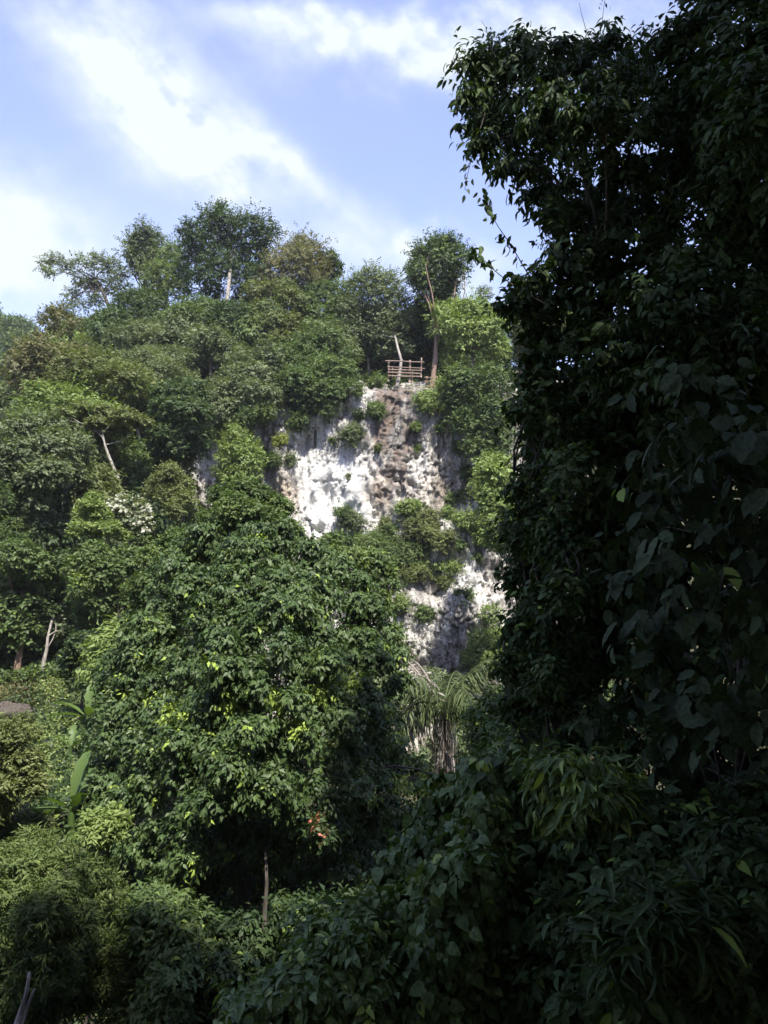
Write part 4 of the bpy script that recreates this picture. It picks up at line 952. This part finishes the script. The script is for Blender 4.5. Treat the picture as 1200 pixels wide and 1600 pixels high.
near('heart_leaf_climber', 'heart leaved climber covering the bushes in front of the palm', 'climber', 'nearg',
     [(640,1300),(700,1230),(760,1180),(830,1160),(860,1300),(840,1500),(860,1680),(520,1680),(560,1500),(590,1400)], 80, 24, 46, 7.4, 1.2, 3700, gb(720, 7.8), 20, L=.105, ratio=.8, droop=.85, tpl=THEART, tr=.04, limbs=20, k=6, yp=.012)
near('leafy_shrub', 'fresh green shrub sprawling along the bottom centre edge', 'shrub', 'nearg',
     [(365,1560),(420,1520),(470,1460),(520,1430),(580,1400),(620,1500),(600,1680),(340,1680)], 46, 18, 34, 6.8, .9, 1900, gb(500, 7.2), 21, L=.10, ratio=.5, droop=.6, tr=.03, limbs=18, yp=.05)
near('small_tree', 'green small leaved tree between the palm and the shaded trees at right', 'tree', 'nearg',
     [(725,1110),(760,1080),(800,1085),(860,1100),(860,1180),(800,1230),(720,1300),(700,1240),(735,1180)], 30, 14, 26, 11, .8, 1500, gb(780, 11.4), 22, L=.075, ratio=.5, tr=.05, yp=.08, tpl=T5)
# trailing shoots against the sky
def shoot(label, pts, d, seed, L=.13, r=.008, nl=None, mat='near'):
    rr = np.random.default_rng(seed); A = np.array([P(x, y, d+rr.uniform(-.1, .1)) for x, y in pts])
    t = np.linspace(0, 1, len(A)); tt = np.linspace(0, 1, 30); B = np.stack([np.interp(tt, t, A[:, k]) for k in range(3)], 1)
    for _ in range(3): B[1:-1] = (B[:-2]+B[1:-1]*2+B[2:])/4
    root = empty('trailing_shoot', B[0]); tag(root, label, 'vine', 'shoots hanging out against the sky')
    V = []; Fq = []; tube(V, Fq, B, np.linspace(r, r*.35, 30), 5); mesh_np('stem', np.array(V)-B[0], [np.array(Fq)], BK['dark'], root)
    nl = nl or 9; n = nl*3; idx = np.repeat(rr.choice(np.arange(8, 30), nl), 3)
    base = B[idx]+rr.normal(size=(n, 3))*.04; d_ = rr.normal(size=(n, 3))*.6+np.array([0, 0, -.9]); nn = rr.normal(size=(n, 3))+np.array([0, -.3, .4])
    Ls = L*(.6+.6*rr.random(n))
    crown_obj('foliage', G[mat], root, B[0], (base, d_, nn, Ls, Ls*.42, rr.random(n), np.zeros(n), T11))
shoot('long leafy shoot arching up left from the dark tree into the sky', [(850,470),(820,420),(800,385),(775,350),(762,320),(757,302)], 8.6, 31, nl=12)
shoot('lower leafy shoot reaching left towards the cliff top tree', [(860,480),(800,445),(775,425),(755,405),(742,395)], 8.6, 32, nl=10)
shoot('long thin shoot dangling from the left tip of the overhanging crown', [(760,170),(745,220),(736,250),(730,275),(726,295)], 9.0, 33, nl=7, L=.1)
shoot('curled tendril standing up on the left top of the overhanging crown', [(775,90),(765,70),(760,45),(752,32)], 9.0, 34, nl=3, L=.06, r=.005)
shoot('thin upright tendril above the middle of the overhanging crown', [(925,70),(915,45),(908,20),(905,5)], 9.0, 35, nl=2, L=.05, r=.005)
shoot('thin upright tendril right of the middle one above the crown', [(935,70),(940,40),(943,15),(945,0)], 9.0, 36, nl=2, L=.05, r=.005)
shoot('drooping leafy spray under the overhanging crown', [(800,210),(800,240),(798,270),(802,296)], 8.9, 37, nl=12)

# ------------------------------------------------------------------ unseen trees added around the viewpoint, sized to shade the foreground
def behind():
    rr = np.random.default_rng(77)
    spots = [(x, rr.uniform(-4.5, -3), 16.5+rr.uniform(-2.5, 1.5)) for x in np.arange(-14, 5.5, 2.9)]
    spots = [(x, y, t+(2.2 if x < -5 else 0)) for x, y, t in spots]
    spots += [(x, rr.uniform(-1, 1), 22+rr.uniform(-1, 2)) for x in np.arange(8.0, 17, 2.7)]
    spots += [(x, rr.uniform(-7, -5), 25+rr.uniform(-1, 2)) for x in np.arange(9, 19, 3.0)]
    spots += [(9.5, 4.5, 22), (12, 7, 20), (13.5, 4, 23)]
    for i, (x, y, top) in enumerate(spots):
        k = [0, 2, 0, 5, 7][i % 5]; z = gz(x, y)-.4; rec = PROTO[k]; sc = (top-z)/(rec[3]+rec[2]*1.25); mt = ['deep', 'mid'][i % 2]
        copy_thing(rec[0], (x, y, z), rr.uniform(0, 6), (min(sc, 2.1), min(sc, 2.1), sc), '%s %s unseen tree added around the viewpoint for shade' % (MW[mt], KW[k]), mt, 'unseen trees added to cast shade')
behind()
for rec in PROTO:
    for ch in list(rec[0].children): bpy.data.objects.remove(ch)
    bpy.data.objects.remove(rec[0])

# ------------------------------------------------------------------ thin humid air
def air():
    x0, x1, y0, y1, z0, z1 = -700, 700, -250, 1200, -14, 90
    v = [(x, y, z) for x in (x0, x1) for y in (y0, y1) for z in (z0, z1)]
    f = [(0,1,3,2),(4,6,7,5),(0,4,5,1),(2,3,7,6),(0,2,6,4),(1,5,7,3)]
    m = bpy.data.materials.new('haze'); m.use_nodes = True; N = m.node_tree.nodes
    for n in list(N): N.remove(n)
    o = N.new('ShaderNodeOutputMaterial'); p = N.new('ShaderNodeVolumePrincipled'); p.inputs['Density'].default_value = HAZE
    p.inputs['Color'].default_value = (.86, .91, 1, 1); m.node_tree.links.new(p.outputs[0], o.inputs['Volume'])
    h = mesh_np('haze', v, [np.array(f)], m); tag(h, kind='stuff')
HAZE = .00035
air()
